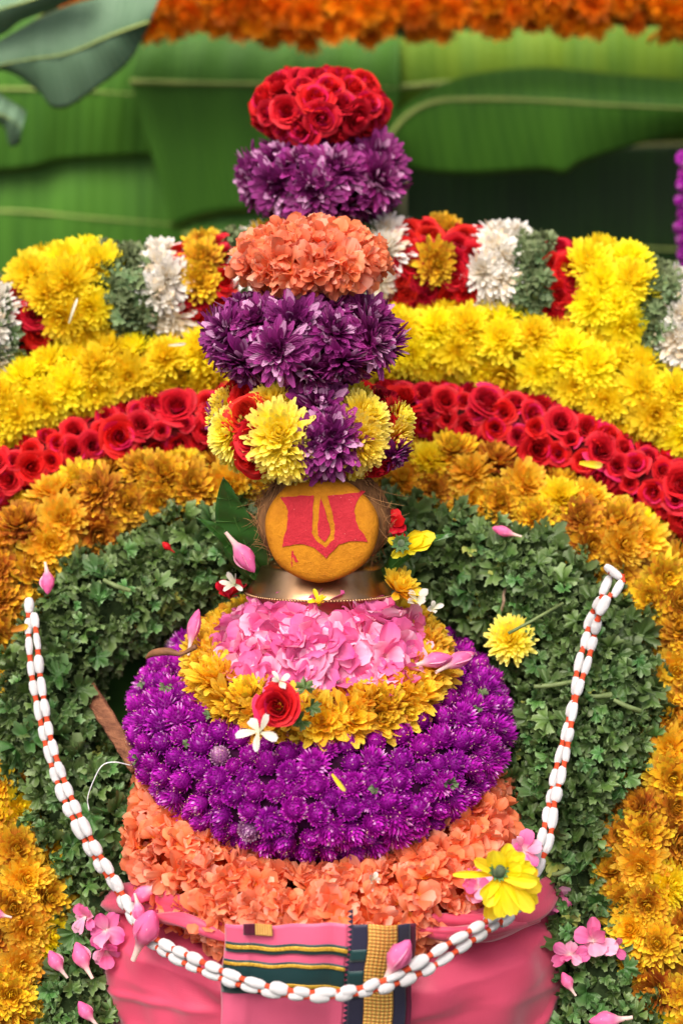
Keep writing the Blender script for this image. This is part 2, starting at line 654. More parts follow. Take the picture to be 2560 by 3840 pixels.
K['ole'] = Kind('oleander_blossom', [oleander(.022, 110 + i) for i in range(5)], M['ole'])
K['mari'] = Kind('marigold', [mum(110, .024, .0075, 1.4, .0, .8, .3, .5, .4, 120 + i, .25, wav=.2, nl=3) for i in range(3)], M['mari'])
K['leaf'] = Kind('leaf', [geranium_leaf((.0112, .0112, .0100, .0120, .0108, .0125, .0100, .0150)[i], 130 + i, .44) for i in range(8)], M['leaf'])
K['pleaf'] = Kind('sprig_leaf', [geranium_leaf(.0095, 150 + i, .30) for i in range(5)], M['palemat'])


def frame(pos, nrm, spin, scale):
    q = Vector(nrm).to_track_quat('Z', 'Y')
    return Matrix.Translation(Vector(pos)) @ q.to_matrix().to_4x4() @ Matrix.Rotation(spin, 4, 'Z') @ Matrix.Scale(scale, 4)


def jitv(n, a):
    return (Vector(n) + Vector((random.gauss(0, a), random.gauss(0, a), random.gauss(0, a)))).normalized()


def put_all(parent, items, limit=290, stuff_name=None):
    """items: (kind key, matrix, variant). Up to `limit` of a kind become parts of their own, the rest one part of stuff"""
    by = {}
    for it in items:
        by.setdefault(it[0], []).append(it)
    for key, lst in by.items():
        k = K[key]

        def rank(it):
            p = it[1].translation
            x, y = pxs(p)
            outside = max(0, -40 - x, x - 2600, -40 - y, y - 3880)
            return (p - CAM).length + outside * 0.01 - it[3] if len(it) > 3 else (p - CAM).length + outside * 0.01
        lst.sort(key=rank)
        for it in lst[:limit]:
            part(k.name, k.mesh[it[2]], parent, it[1])
        rest = lst[limit:]
        if rest:
            VV = []; FF = []; CC = []; n = 0
            for it in rest:
                V, F, C = k.raw[it[2]]
                m = np.array(it[1])
                VV.append(V @ m[:3, :3].T + m[:3, 3])
                FF.extend([tuple(i + n for i in q) for q in F])
                C = C.copy()
                C[:, 1] = np.clip(C[:, 1] + random.uniform(-.15, .15), 0, 1)
                CC.append(C)
                n += len(V)
            me = make_mesh(stuff_name or k.name, np.concatenate(VV), FF, np.concatenate(CC), k.mat)
            o = part(stuff_name or (k.name + '_mass'), me, parent)
            o['kind'] = 'stuff'


def poisson(cands, dmin):
    """cands: (pos, normal, extra...) in random order; keep those dmin apart"""
    kept = []
    grid = {}
    for c in cands:
        p = c[0]
        d = dmin(c) if callable(dmin) else dmin
        g = (int(p[0] // .03), int(p[1] // .03), int(p[2] // .03))
        ok = True
        for i in (-1, 0, 1):
            for j in (-1, 0, 1):
                for k in (-1, 0, 1):
                    for q in grid.get((g[0] + i, g[1] + j, g[2] + k), ()):
                        if (p - q).length < d:
                            ok = False
                            break
                    if not ok: break
                if not ok: break
            if not ok: break
        if ok:
            kept.append(c)
            grid.setdefault(g, []).append(p)
    return kept


def smooth_path(pts, n=120):
    """Catmull-Rom through 4-tuples (Vector, radius)"""
    P = [np.array([*p, r]) for p, r in pts]
    P = [2 * P[0] - P[1]] + P + [2 * P[-1] - P[-2]]
    out = []
    segs = len(P) - 3
    per = max(2, n // segs)
    for s in range(segs):
        p0, p1, p2, p3 = P[s:s + 4]
        for i in range(per):
            t = i / per
            out.append(.5 * ((2 * p1) + (-p0 + p2) * t + (2 * p0 - 5 * p1 + 4 * p2 - p3) * t * t + (-p0 + 3 * p1 - 3 * p2 + p3) * t ** 3))
    out.append(P[-2])
    out = np.array(out)
    # resample by length
    d = np.r_[0, np.cumsum(np.linalg.norm(np.diff(out[:, :3], axis=0), axis=1))]
    s = np.linspace(0, d[-1], n)
    return np.stack([np.interp(s, d, out[:, k]) for k in range(4)], 1), d[-1]


def tube_mesh(path, name, mat, k=10, scale=1.0, ref=Vector((0, 0, 1)), caps=True):
    mb = MB()
    V = []; F = []; C = []
    n = len(path)
    for i in range(n):
        p = Vector(path[i][:3])
        t = Vector(path[min(n - 1, i + 1)][:3]) - Vector(path[max(0, i - 1)][:3])
        t.normalize()
        a = t.cross(ref)
        if a.length < .05:
            a = t.cross(Vector((0, 1, 0)))
        a.normalize()
        b = a.cross(t)
        for j in range(k):
            an = 2 * PI * j / k
            V.append(p + (a * math.cos(an) + b * math.sin(an)) * path[i][3] * scale)
            C.append((i / n, .5, 0, 0))
    for i in range(n - 1):
        for j in range(k):
            F.append((i * k + j, i * k + (j + 1) % k, (i + 1) * k + (j + 1) % k, (i + 1) * k + j))
    if caps:
        F.append(tuple(range(k))[::-1])
        F.append(tuple((n - 1) * k + j for j in range(k)))
    mb.add(V, F, C)
    return mb.mesh(name, mat)


def bank_path(pts, base_off=0.0, n=160):
    """pts: (px, py, radius in picture units) on the flower bank"""
    out = []
    for px, py, rp in pts:
        p = bank(px, py, base_off)
        r = rp * px2m(p)
        out.append((p, r))
    return smooth_path(out, n)


def tube_cands(path, count, phis=(-105, 105), front=BN, rscale=1.0):
    out = []
    n = len(path)
    w = path[:, 3] / path[:, 3].sum()
    idx = rng.choice(n - 1, size=count, p=(w[:-1] / w[:-1].sum()))
    for i in idx:
        f = random.random()
        q = path[i] * (1 - f) + path[i + 1] * f
        p = Vector(q[:3])
        t = (Vector(path[i + 1][:3]) - Vector(path[i][:3])).normalized()
        N = (front - t * front.dot(t)).normalized()
        B = t.cross(N)
        a = R(random.uniform(*phis))
        nn = N * math.cos(a) + B * math.sin(a)
        out.append((p + nn * q[3] * rscale, nn, (i + f) / n, a))
    return out


EYE = -FWD


def garland(name, label, cat, pts, chooser, dmin, core_mat, base_off=.0, sink=.55, face=.35, jit=.2, smin=.9, smax=1.12,
            count=9000, limit=290, phis=(-105, 105), core_scale=.72):
    path, L = bank_path(pts, base_off)
    mid = path[len(path) // 2]
    root = thing(name, label, cat, Vector(path[0][:3]))
    part('garland_core', tube_mesh(path, 'garland_core', core_mat, 10, core_scale), root)
    items = []
    for c in poisson(tube_cands(path, count, phis, rscale=sink and 1.0), dmin):
        p, nn, s, a = c
        ch = chooser(p, s, a)
        if ch is None:
            continue
        key, sc = ch
        nrm = jitv(nn * 1.0 + EYE * face + Vector((0, 0, 1)) * .15, jit)
        k = K[key]
        items.append((key, frame(p - nn * .008, nrm, random.random() * 6.28, sc * random.uniform(smin, smax)), random.randrange(len(k.mesh))))
    put_all(root, items, limit)
    return root


# ================================================================== SETTING
def grid_mesh(name, fn, nu, nv, mat, thick=0.0, skip=None):
    """fn(u, v) -> point; a sheet with optional thickness along -normal"""
    V = []; C = []
    for j in range(nv + 1):
        for i in range(nu + 1):
            V.append(Vector(fn(i / nu, j / nv)))
            C.append((i / nu, .5, j / nv, 0))
    F = []
    for j in range(nv):
        for i in range(nu):
            if skip and skip((i + .5) / nu, (j + .5) / nv):
                continue
            a = j * (nu + 1) + i
            F.append((a, a + 1, a + nu + 2, a + nu + 1))
    mb = MB()
    mb.add(V, F, C)
    me = mb.mesh(name, mat)
    if thick:
        import bmesh
        bm = bmesh.new()
        bm.from_mesh(me)
        bmesh.ops.solidify(bm, geom=bm.faces[:], thickness=thick)
        bm.to_mesh(me)
        bm.free()
        me.polygons.foreach_set('use_smooth', [True] * len(me.polygons))
    return me


M['ground'] = plain('dark_soil', (.05, .055, .03), (.02, .025, .012), .9, 30, .6, dist=.01)
M['screen'] = plain('backdrop_cloth', (.010, .028, .006), (.004, .012, .003), .9, 6, .2, spec=.1)
M['stand'] = plain('moss_cloth', (.045, .14, .014), (.02, .075, .008), .9, 14, .4)

g = part('ground', grid_mesh('ground', lambda u, v: ((u - .5) * 120, (v - .5) * 120, 0), 8, 8, M['ground']))
g['kind'] = 'structure'
scr = part('backdrop_wall', grid_mesh('backdrop_wall', lambda u, v: ((u - .5) * 4, 1.30 + .01 * math.sin(u * 9), v * 2.4), 12, 6, M['screen'], .03))
scr['kind'] = 'structure'


def stand_fn(u, v):
    p = bank(0, 0, 0)
    x = (u - .5) * 1.5
    z = .02 + v * .64
    y = BANK0.y + SLOPE * (z - BANK0.z) + .10
    return (x, y, z)


st = part('flower_bank', grid_mesh('flower_bank', stand_fn, 40, 30, M['stand'], .012,
                                   skip=lambda u, v: abs(u - .5) * 1.5 < .30 and v < .27))
st['kind'] = 'structure'

# ------------------------------------------------------------------ banana leaves of the backdrop
def banana_mat(name, c1, c2, c3, vein=210):
    m, nt, b, out = new_mat(name)
    a = nt.nodes.new('ShaderNodeAttribute'); a.attribute_name = 'pc'
    sep = nt.nodes.new('ShaderNodeSeparateColor')
    nt.links.new(a.outputs['Color'], sep.inputs[0])
    wv = nt.nodes.new('ShaderNodeMath'); wv.operation = 'SINE'
    nz = noise(nt, 5, 3)
    add = nt.nodes.new('ShaderNodeMath'); add.operation = 'MULTIPLY_ADD'
    nt.links.new(sep.outputs[0], add.inputs[0]); add.inputs[1].default_value = vein
    nt.links.new(mulv(nt, nz, 3.0), add.inputs[2])
    nt.links.new(add.outputs[0], wv.inputs[0])
    wide = noise(nt, 1.0, 3, stretch=(22, 4, 3))
    rp = ramp(nt, [(.3, c2), (.7, c1)], wide)
    c = mixc(nt, maprange(nt, wv.outputs[0], -1, 1, 0, .32), rp.outputs[0], c3)
    # yellowish rim
    rim = nt.nodes.new('ShaderNodeMath'); rim.operation = 'GREATER_THAN'
    ab = nt.nodes.new('ShaderNodeMath'); ab.operation = 'ABSOLUTE'
    sb = nt.nodes.new('ShaderNodeMath'); sb.operation = 'SUBTRACT'
    nt.links.new(sep.outputs[2], sb.inputs[0]); sb.inputs[1].default_value = .5
    nt.links.new(sb.outputs[0], ab.inputs[0])
    nt.links.new(ab.outputs[0], rim.inputs[0]); rim.inputs[1].default_value = .485
    c = mixc(nt, mulv(nt, rim.outputs[0], .6), c, (.16, .15, .02))
    nt.links.new(c, b.inputs['Base Color'])
    b.inputs['Roughness'].default_value = .6
    b.inputs['Specular IOR Level'].default_value = .3
    bp = nt.nodes.new('ShaderNodeBump')
    bp.inputs['Strength'].default_value = .15
    bp.inputs['Distance'].default_value = .003
    nt.links.new(wv.outputs[0], bp.inputs['Height'])
    nt.links.new(bp.outputs[0], b.inputs['Normal'])
    return m


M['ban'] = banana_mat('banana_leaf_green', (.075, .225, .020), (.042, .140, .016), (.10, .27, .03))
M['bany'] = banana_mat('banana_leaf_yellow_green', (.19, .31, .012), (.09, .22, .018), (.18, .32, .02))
M['band'] = banana_mat('banana_leaf_painted_shade', (.010, .040, .004), (.006, .022, .003), (.014, .05, .005))  # leaf green darkened: the shadow in the gap is put into the colour
M['banb'] = banana_mat('banana_leaf_grey_underside', (.14, .25, .15), (.085, .17, .095), (.16, .27, .16))
M['rib'] = plain('midrib_green', (.34, .42, .10), (.26, .35, .08), .5, 30, .2)


def interp_poly(pts, t):
    d = [0]
    for a, b in zip(pts, pts[1:]):
        d.append(d[-1] + math.dist(a, b))
    s = t * d[-1]
    for i in range(len(pts) - 1):
        if s <= d[i + 1] + 1e-9:
            f = (s - d[i]) / max(1e-9, d[i + 1] - d[i])
            # smooth (Catmull-Rom)
            p0 = pts[max(0, i - 1)]; p1 = pts[i]; p2 = pts[i + 1]; p3 = pts[min(len(pts) - 1, i + 2)]
            return tuple(.5 * ((2 * p1[k]) + (-p0[k] + p2[k]) * f + (2 * p0[k] - 5 * p1[k] + 4 * p2[k] - p3[k]) * f * f
                               + (-p0[k] + 3 * p1[k] - 3 * p2[k] + p3[k]) * f ** 3) for k in range(2))
    return pts[-1]


BACK = .30


def banana(label, top, mid, bot, y, mat, belly=.03, lean=0.0, name='banana_leaf'):
    """a leaf blade between three lines of picture points, hung at distance y, arched across its width"""
    def fn(u, v):
        a = interp_poly(top, u); m = interp_poly(mid, u); b = interp_poly(bot, u)
        if v < .5:
            q = v * 2
            p = [a[k] * (1 - q) + m[k] * q for k in range(2)]
        else:
            q = (v - .5) * 2
            p = [m[k] * (1 - q) + b[k] * q for k in range(2)]
        d = belly * (abs(v - .5) * 2) ** 1.6 + .0012 * math.sin(u * 40 + v * 3) + .010 * math.sin(u * 7 + 2) * (v - .5)
        return at(p[0], p[1], y + BACK + d + lean * (u - .5))
    root = thing(name, label, 'banana leaf', fn(.5, .9), 'banana leaves hung as a backdrop')
    part('blade', grid_mesh('blade', fn, 60, 24, mat, .0012), root)
    rw = .0036 if name == 'banana_leaf' else .0014
    pts = [(fn(i / 12, .5) + Vector((0, -.002, 0)), rw * (1.15 - i / 12)) for i in range(13)]
    path, _ = smooth_path(pts, 40)
    part('midrib', tube_mesh(path, 'midrib', M['rib'], 8), root)
    return root


banana('deep green banana leaf with a curved lower edge behind the grey drooping leaf',
       [(-1000, 60), (-200, 40), (200, 60), (640, 150)], [(-1000, 330), (-100, 330), (300, 340), (640, 360)],
       [(-1000, 690), (0, 645), (250, 600), (640, 580)], .86, M['ban'], .02)
banana('banana leaf lying lowest, below the curved edge and beside the yellow flowers',
       [(-1000, 520), (0, 540), (300, 560), (780, 560)], [(-1000, 790), (0, 790), (300, 812), (780, 850)],
       [(-1000, 1200), (0, 1180), (300, 1160), (780, 1160)], .90, M['ban'], .015)
banana('broad cut banana leaf with a pale straight midrib behind the rose ball',
       [(520, 130), (800, 120), (1150, 130), (1500, 140)], [(490, 305), (800, 312), (1150, 316), (1500, 330)],
       [(655, 865), (800, 812), (1050, 790), (1450, 800)], .80, M['ban'], .03)
banana('short banana leaf piece low down below the broad cut leaf',
       [(690, 760), (900, 760), (1100, 760), (1330, 760)], [(690, 880), (900, 880), (1100, 880), (1330, 880)],
       [(700, 1150), (900, 1150), (1100, 1150), (1330, 1150)], .84, M['ban'], .01)
banana('yellow green banana leaf under the marigold garland with a pale upright edge',
       [(1452, 150), (1800, 110), (2200, 95), (2900, 110)], [(1458, 330), (1800, 300), (2200, 300), (2900, 320)],
       [(1490, 520), (1800, 520), (2200, 520), (2900, 520)], .82, M['bany'], .02)
banana('large banana leaf with a long midrib and a notched lower edge above the dark gap',
       [(1440, 520), (1500, 410), (1700, 300), (2000, 255), (2350, 285), (2950, 330)],
       [(1438, 545), (1560, 400), (1750, 372), (2000, 375), (2350, 395), (2950, 420)],
       [(1440, 565), (1560, 635), (1750, 655), (2030, 638), (2112, 652), (2170, 612), (2320, 560), (2560, 498), (2950, 450)], .745, M['ban'], .035)
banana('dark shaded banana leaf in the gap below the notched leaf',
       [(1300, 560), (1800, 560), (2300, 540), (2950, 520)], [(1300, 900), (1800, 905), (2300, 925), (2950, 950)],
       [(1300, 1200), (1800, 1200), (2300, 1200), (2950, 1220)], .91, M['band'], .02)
# drooping grey-green leaves in the upper corner, nearer than the backdrop
banana('big drooping grey green leaf hanging before the backdrop beside the marigolds',
       [(620, -60), (400, -20), (200, 40), (0, 150), (-200, 260)], [(560, 80), (420, 130), (250, 200), (60, 230), (-200, 300)],
       [(575, 60), (490, 225), (370, 325), (265, 398), (195, 402), (140, 340), (0, 265), (-200, 330)], .50, M['banb'], .02, 0, 'drooping_leaf')
banana('small curled tip of a grey green leaf hanging below the big drooping one',
       [(-250, 330), (-60, 330), (40, 380), (100, 420)], [(-250, 400), (-60, 410), (30, 440), (85, 480)],
       [(-250, 470), (-40, 455), (20, 480), (40, 545), (75, 535)], .52, M['banb'], .02, 0, 'drooping_leaf')
banana('narrow upper fold of grey green leaf above the big drooping one',
       [(330, -120), (200, -100), (60, -60), (-200, 20)], [(320, -60), (180, -20), (50, 20), (-200, 90)],
       [(310, -20), (190, 40), (80, 80), (0, 135), (-200, 200)], .47, M['banb'], .03, 0, 'drooping_leaf')

# ------------------------------------------------------------------ marigold garland across the top
def marigold_garland():
    root = thing('marigold_garland', 'thick orange marigold garland hung across the top of the banana leaves', 'garland', at(1400, 60, .70 + BACK))
    edge = [(300, 105), (560, 118), (760, 120), (950, 140), (1200, 178), (1400, 150), (1650, 130), (1850, 118), (2050, 95), (2300, 125), (2560, 130), (2900, 140)]

    def low(x):
        return np.interp(x, [e[0] for e in edge], [e[1] for e in edge])
    path = [(at(x, low(x) - 150, .70 + BACK), 130 * .00036) for x in range(300, 2901, 200)]
    p, _ = smooth_path(path, 60)
    part('garland_core', tube_mesh(p, 'garland_core', M['coreo'], 10, .9), root)
    c = []
    for _ in range(6000):
        x = random.uniform(300, 2900)
        lo = low(x) - 28
        yy = random.uniform(lo - 260, lo)
        f = (lo - yy) / 260
        bul = math.sin(PI * min(1, .1 + f)) ** .5
        c.append((at(x, yy, .705 + BACK - .055 * bul), Vector((0, -1, .3 - .9 * (1 - f) + .4)).normalized(), f))
    items = []
    for q in poisson(c, .0255):
        items.append(('mari', frame(q[0], jitv(q[1], .3), random.random() * 6, random.uniform(.82, 1.08)), random.randrange(3)))
    put_all(root, items)


marigold_garland()
# ------------------------------------------------------------------ arches of flowers on the bank
YP = [(-260, 1660, 110), (-100, 1590, 112), (80, 1510, 118), (280, 1440, 118), (520, 1390, 110), (760, 1365, 100), (1130, 1330, 100), (1490, 1295, 112),
      (1750, 1290, 130), (2000, 1335, 138), (2250, 1430, 145), (2500, 1540, 150), (2800, 1660, 150)]
garland('yellow_garland', 'arched garland of bright yellow chrysanthemums above the red rose garland', 'garland', YP,
        lambda p, s, a: ('ymum', 1.04), .0275, M['corey'], face=.4)
RP = [(-260, 1930, 105), (-60, 1810, 108), (120, 1735, 112), (320, 1665, 115), (560, 1610, 118), (780, 1585, 118), (1130, 1560, 110), (1480, 1545, 110),
      (1750, 1565, 125), (2000, 1625, 128), (2250, 1720, 130), (2500, 1830, 132), (2800, 1960, 130)]
garland('rose_garland', 'arched garland of packed red roses between the yellow and bronze flowers', 'garland', RP,
        lambda p, s, a: ('rose', random.choice((.6, .7, .8, .9, 1.08))), .0200, M['corer'], face=.75, jit=.26, count=16000)


def orange_choose(p, s, a):
    x, y = pxs(p)
    q = random.random()
    if q < .24:
        return ('gmum', 1.0)
    if q < .58:
        return ('omum', 1.0)
    return ('rmum', 1.0) if q < .91 else ('ymum', .95)


OP = [(-130, 3960, 150), (-10, 3760, 165), (70, 3500, 165), (75, 3270, 165), (-10, 3030, 150), (-110, 2780, 140), (-110, 2520, 140), (-40, 2300, 150), (70, 2100, 160), (280, 1955, 160), (520, 1860, 135),
      (800, 1830, 105), (1130, 1800, 100), (1440, 1810, 110), (1700, 1800, 140), (1950, 1900, 150), (2200, 2010, 160), (2420, 2180, 160), (2560, 2430, 150),
      (2590, 2700, 150), (2520, 2930, 170), (2420, 3180, 185), (2440, 3430, 190), (2530, 3650, 190), (2640, 3900, 190)]
garland('bronze_garland', 'long ring of bronze and amber chrysanthemums around the green leaf garland', 'garland', OP,
        orange_choose, .0290, M['coreo'], face=.55, jit=.28, count=16000, limit=290)
# second row of roses outside the ring, glimpsed at the edge
garland('rose_garland', 'short run of crimson roses beside the lower bronze flowers', 'garland',
        [(2680, 2950, 100), (2630, 3150, 105), (2660, 3350, 100)], lambda p, s, a: ('rose', 1.0), .024, M['corer'], face=.5)


# ------------------------------------------------------------------ striped arch at the back
SEG_L = [(-400, 'g'), (-60, 'w'), (-10, 'g'), (15, 'r'), (130, 'y'), (410, 'g'), (565, 'w'), (672, 'r'), (740, 'o'), (835, 'r'), (905, 'g'), (960, 'w'),
         (1050, 'o'), (1150, 'y'), (1330, 'g'), (1400, 'w'), (1475, 'r'), (1600, 'o'), (1685, 'r'), (1775, 'w'), (1925, 'g'), (2040, 'r'), (2150, 'y'),
         (2430, 'g'), (2520, 'w'), (2640, 'r')]
SP = [(-260, 1420, 150), (-60, 1280, 160), (100, 1190, 165), (280, 1120, 175), (500, 1110, 165), (700, 1080, 160), (900, 1040, 150), (1150, 1010, 150),
      (1430, 1010, 160), (1650, 1010, 165), (1900, 1050, 170), (2100, 1090, 175), (2300, 1130, 180), (2480, 1220, 180), (2640, 1330, 180), (2800, 1450, 180)]


def striped():
    path, L = bank_path(SP, .0)
    root = thing('striped_garland', 'arched garland striped in yellow, white, red, orange and green at the back', 'garland', Vector(path[0][:3]))
    part('garland_core', tube_mesh(path, 'garland_core', M['core'], 12, .80), root)

    def seg(x, y):
        # stripes lean with the garland
        x = x + (y - 1100) * (-.22 if x < 1200 else .12)
        s = SEG_L[0][1]
        for a, k in SEG_L:
            if x >= a:
                s = k
        return s
    items = []
    dm = {'g': .0068, 'w': .0195, 'r': .0170, 'y': .0265, 'o': .025}
    c = []
    for q in tube_cands(path, 26000, (-110, 115)):
        x, y = pxs(q[0])
        if -330 < x < 2900:
            c.append((q[0], q[1], seg(x, y)))
    for p, nn, k in poisson(c, lambda q: dm[q[2]]):
        if k == 'g':
            for e in range(2):
                n2 = jitv(nn * 1.0 + EYE * .3, .55)
                items.append(('pleaf', frame(p + nn * random.uniform(-.006, .006), n2, random.random() * 6.28, random.uniform(.8, 1.25)), random.randrange(5)))
            continue
        key = {'w': 'wmum', 'r': 'drose', 'y': 'ymum', 'o': 'omum' if random.random() < .75 else 'rmum'}[k]
        sc = {'w': 1.05, 'r': .88, 'y': 1.1, 'o': .95}[k] * random.uniform(.9, 1.1)
        items.append((key, frame(p - nn * .006, jitv(nn + EYE * .4, .2), random.random() * 6.28, sc), random.randrange(len(K[key].mesh))))
    put_all(root, items, 290, None)


striped()


# ------------------------------------------------------------------ green leaf garland (two limbs)
def foliage(label, pts, dmin, count, off=.01):
    path, L = bank_path(pts, off)
    root = thing('leaf_garland', label, 'garland', Vector(path[0][:3]))
    part('garland_core', tube_mesh(path, 'garland_core', M['core'], 12, .80), root)
    items = []
    for p, nn, s, a in poisson(tube_cands(path, count, (-125, 125)), dmin):
        out = random.choice((-.022, -.016, -.012, -.006, 0, .004, .008))
        t = jitv(nn + EYE * .2 + Vector((0, 0, .45)), 1.0)
        k = random.randrange(8)
        items.append(('leaf', frame(p + nn * out, t, random.random() * 6.28, random.choice((.7, .8, .9, 1.0, 1.15, 1.45))), k, out * 6))
    put_all(root, items, 290, 'leaf_mass')
    return root


foliage('thick arm of grey green lobed leaves beside the gap with the brown stick',
        [(1000, 1980, 120), (820, 2080, 175), (600, 2175, 180), (400, 2270, 178), (225, 2440, 165), (160, 2640, 185), (235, 2880, 185), (350, 3080, 195),
         (440, 3260, 170), (375, 3450, 120), (315, 3640, 110), (280, 3950, 140)], .0068, 34000)
foliage('thick arm of grey green lobed leaves under the looped end of the cotton cord',
        [(1330, 1960, 120), (1560, 2040, 165), (1780, 2130, 190), (1980, 2240, 220), (2150, 2400, 255), (2190, 2620, 270), (2130, 2850, 245),
         (2075, 3080, 195), (2110, 3300, 140), (2175, 3510, 118), (2270, 3730, 150), (2310, 3980, 180)], .0068, 40000)

# ================================================================== THE POT
AX = Vector((at(1195, 2600, .03).x, .03, at(1195, 2600, .03).z))      # centre of the flower rings
TILT = R(8)


def ringp(r, z, ph, c=AX, tilt=TILT):
    """point on a horizontal ring sagging forward by the tilt; ph = 0 faces the camera"""
    x, y = r * math.sin(ph), -r * math.cos(ph)
    return c + Vector((x, y * math.cos(tilt) - z * math.sin(tilt), y * math.sin(tilt) + z * math.cos(tilt)))


def lathe_mesh(name, prof, mat, c, tilt=0.0, n=64, wob=0.0):
    V = []; F = []; C = []
    for j, (r, z) in enumerate(prof):
        for i in range(n):
            V.append(ringp(r, z, 2 * PI * i / n, c, tilt))
            C.append((j / len(prof), .5, 0, 0))
    for j in range(len(prof) - 1):
        for i in range(n):
            F.append((j * n + i, j * n + (i + 1) % n, (j + 1) * n + (i + 1) % n, (j + 1) * n + i))
    mb = MB()
    mb.add(V, F, C)
    return mb.mesh(name, mat)


# brass pot
M['brass'] = plain('aged_brass', (.50, .31, .17), (.32, .18, .09), .33, 25, .12, 60, metal=1.0)
NC = Vector((at(1207, 2300, .075).x, .075, 0))
NZ = at(1207, 2216, .01).z


def brass_pot():
    root = thing('brass_pot', 'aged brass pot neck with a beaded rim under the painted coconut', 'pot', (NC.x, NC.y, 0))
    tl = R(-15)
    c = Vector((NC.x, NC.y, NZ))
    neck = [(.045, .004), (.054, .004), (.0600, .002), (.0618, -.001), (.0628, -.004), (.066, -.010), (.0720, -.019), (.0750, -.0235), (.0758, -.0255), (.0750, -.0275),
            (.0735, -.030), (.0720, -.036), (.0710, -.046), (.072, -.056), (.080, -.07)]
    part('neck', lathe_mesh('neck', neck, M['brass'], c, tl, 96), root)
    body = [(.078, NZ - .05), (.10, NZ - .10), (.125, NZ - .16), (.14, .20), (.15, .12), (.13, .04), (.10, .002), (.0, .002)]
    part('body', lathe_mesh('body', body, M['brass'], Vector((NC.x, .05, 0)), 0, 64), root)
    mb = MB()
    ball(mb, (0, 0, 0), .0017, .0017, .0017, 8, 6)
    bead = mb.mesh('bead', M['brass'])
    for i in range(150):
        a = 2 * PI * i / 150
        if math.cos(a) > -.15:
            part('bead', bead, root, Matrix.Translation(ringp(.0764, -.0255, a, c, tl)))


brass_pot()

# ------------------------------------------------------------------ globe amaranth ring
def profile_cands(prof, count, phi=150, c=AX, tilt=TILT):
    segs = []
    for (r0, z0), (r1, z1) in zip(prof, prof[1:]):
        segs.append(((r0, z0), (r1, z1), math.dist((r0, z0), (r1, z1)) * (r0 + r1) / 2))
    w = np.array([s[2] for s in segs]); w /= w.sum()
    out = []
    for i in rng.choice(len(segs), size=count, p=w):
        (r0, z0), (r1, z1), _ = segs[i]
        f = random.random()
        r, z = r0 + (r1 - r0) * f, z0 + (z1 - z0) * f
        ph = R(random.uniform(-phi, phi))
        nr, nz = (z0 - z1), (r1 - r0)
        l = math.hypot(nr, nz)
        nr /= l; nz /= l
        p = ringp(r, z, ph, c, tilt)
        n = ringp(r + nr * .01, z + nz * .01, ph, c, tilt) - p
        out.append((p, n.normalized(), ph))
    return out


GP = [(.098, .032), (.132, .024), (.158, .012), (.177, -.006), (.185, -.028), (.181, -.050), (.168, -.070), (.148, -.086), (.125, -.096)]


def gomphrena():
    root = thing('globe_amaranth_ring', 'wide ring of magenta purple globe amaranth heads around the pot', 'garland', ringp(.12, -.11, 0))
    part('garland_core', lathe_mesh('garland_core', [(r - .006 if r > .1 else r, z - .004) for r, z in GP], M['corep'], AX, TILT, 64), root)
    items = []
    for p, n, ph in poisson(profile_cands(GP, 30000, 150), .0196):
        v = random.choice((0, 0, 1, 1, 2, 2, 3, 4)) if abs(ph) < 1 else random.randrange(5)
        items.append((('gomph', 'fgomph')[random.random() < .06], frame(p, jitv(n + Vector((0, 0, .3)), .25), random.random() * 6, random.uniform(.84, 1.12)), v))
    taken = [i[1].translation.copy() for i in items]
    for p, n, ph in profile_cands(GP, 12000, 150):
        if all((p - q).length > .0162 for q in taken):
            taken.append(p)
            items.append(('gomph', frame(p - n * .003, jitv(n, .3), random.random() * 6, random.uniform(.66, .82)), random.randrange(5)))
    for p, n, ph in random.sample(profile_cands(GP, 300, 100), 16):
        items.append(('pleaf', frame(p + n * .009, jitv(n, .6), random.random() * 6, random.uniform(.5, .8)), random.randrange(5)))
    put_all(root, items, 280)


gomphrena()

# ------------------------------------------------------------------ crossandra ring on the shoulder of the pot
def torus_cands(Rr, rt, z, count, phi, c=AX, tilt=TILT, arc=(-130, 130), a0=20):
    out = []
    for _ in range(count):
        ph = R(random.uniform(-phi, phi))
        a = R(a0 + random.uniform(*arc))
        p = ringp(Rr + rt * math.cos(a), z + rt * math.sin(a), ph, c, tilt)
        q = ringp(Rr + (rt + .01) * math.cos(a), z + (rt + .01) * math.sin(a), ph, c, tilt)
        out.append((p, (q - p).normalized(), ph))
    return out


def torus_mesh(name, Rr, rt, z, mat, c=AX, tilt=TILT, n=72, k=12):
    V = []; F = []; C = []
    for i in range(n):
        for j in range(k):
            a = 2 * PI * j / k
            V.append(ringp(Rr + rt * math.cos(a), z + rt * math.sin(a), 2 * PI * i / n, c, tilt))
            C.append((0, .5, 0, 0))
    for i in range(n):
        for j in range(k):
            F.append((i * k + j, ((i + 1) % n) * k + j, ((i + 1) % n) * k + (j + 1) % k, i * k + (j + 1) % k))
    mb = MB(); mb.add(V, F, C)
    return mb.mesh(name, mat)


def cross_ring():
    Rr, rt, z = .140, .039, -.153
    tl = R(17)
    CC = AX - FWD * .105 + Vector((.002, 0, 0))
    root = thing('crossandra_ring', 'coral orange crossandra garland ringing the pot below the purple globes', 'garland', ringp(Rr, z - rt, 0, CC, tl))
    part('garland_core', torus_mesh('garland_core', Rr, rt * .8, z, M['corec'], CC, tl), root)
    items = []
    for p, n, ph in poisson(torus_cands(Rr, rt, z, 16000, 150, CC, tl, arc=(-112, 130)), .0125):
        items.append(('cross', frame(p - n * .004, jitv(n + Vector((0, 0, .25)), .5), random.random() * 6.28, random.uniform(.8, 1.25)), random.randrange(6)))
    put_all(root, items, 295)


cross_ring()

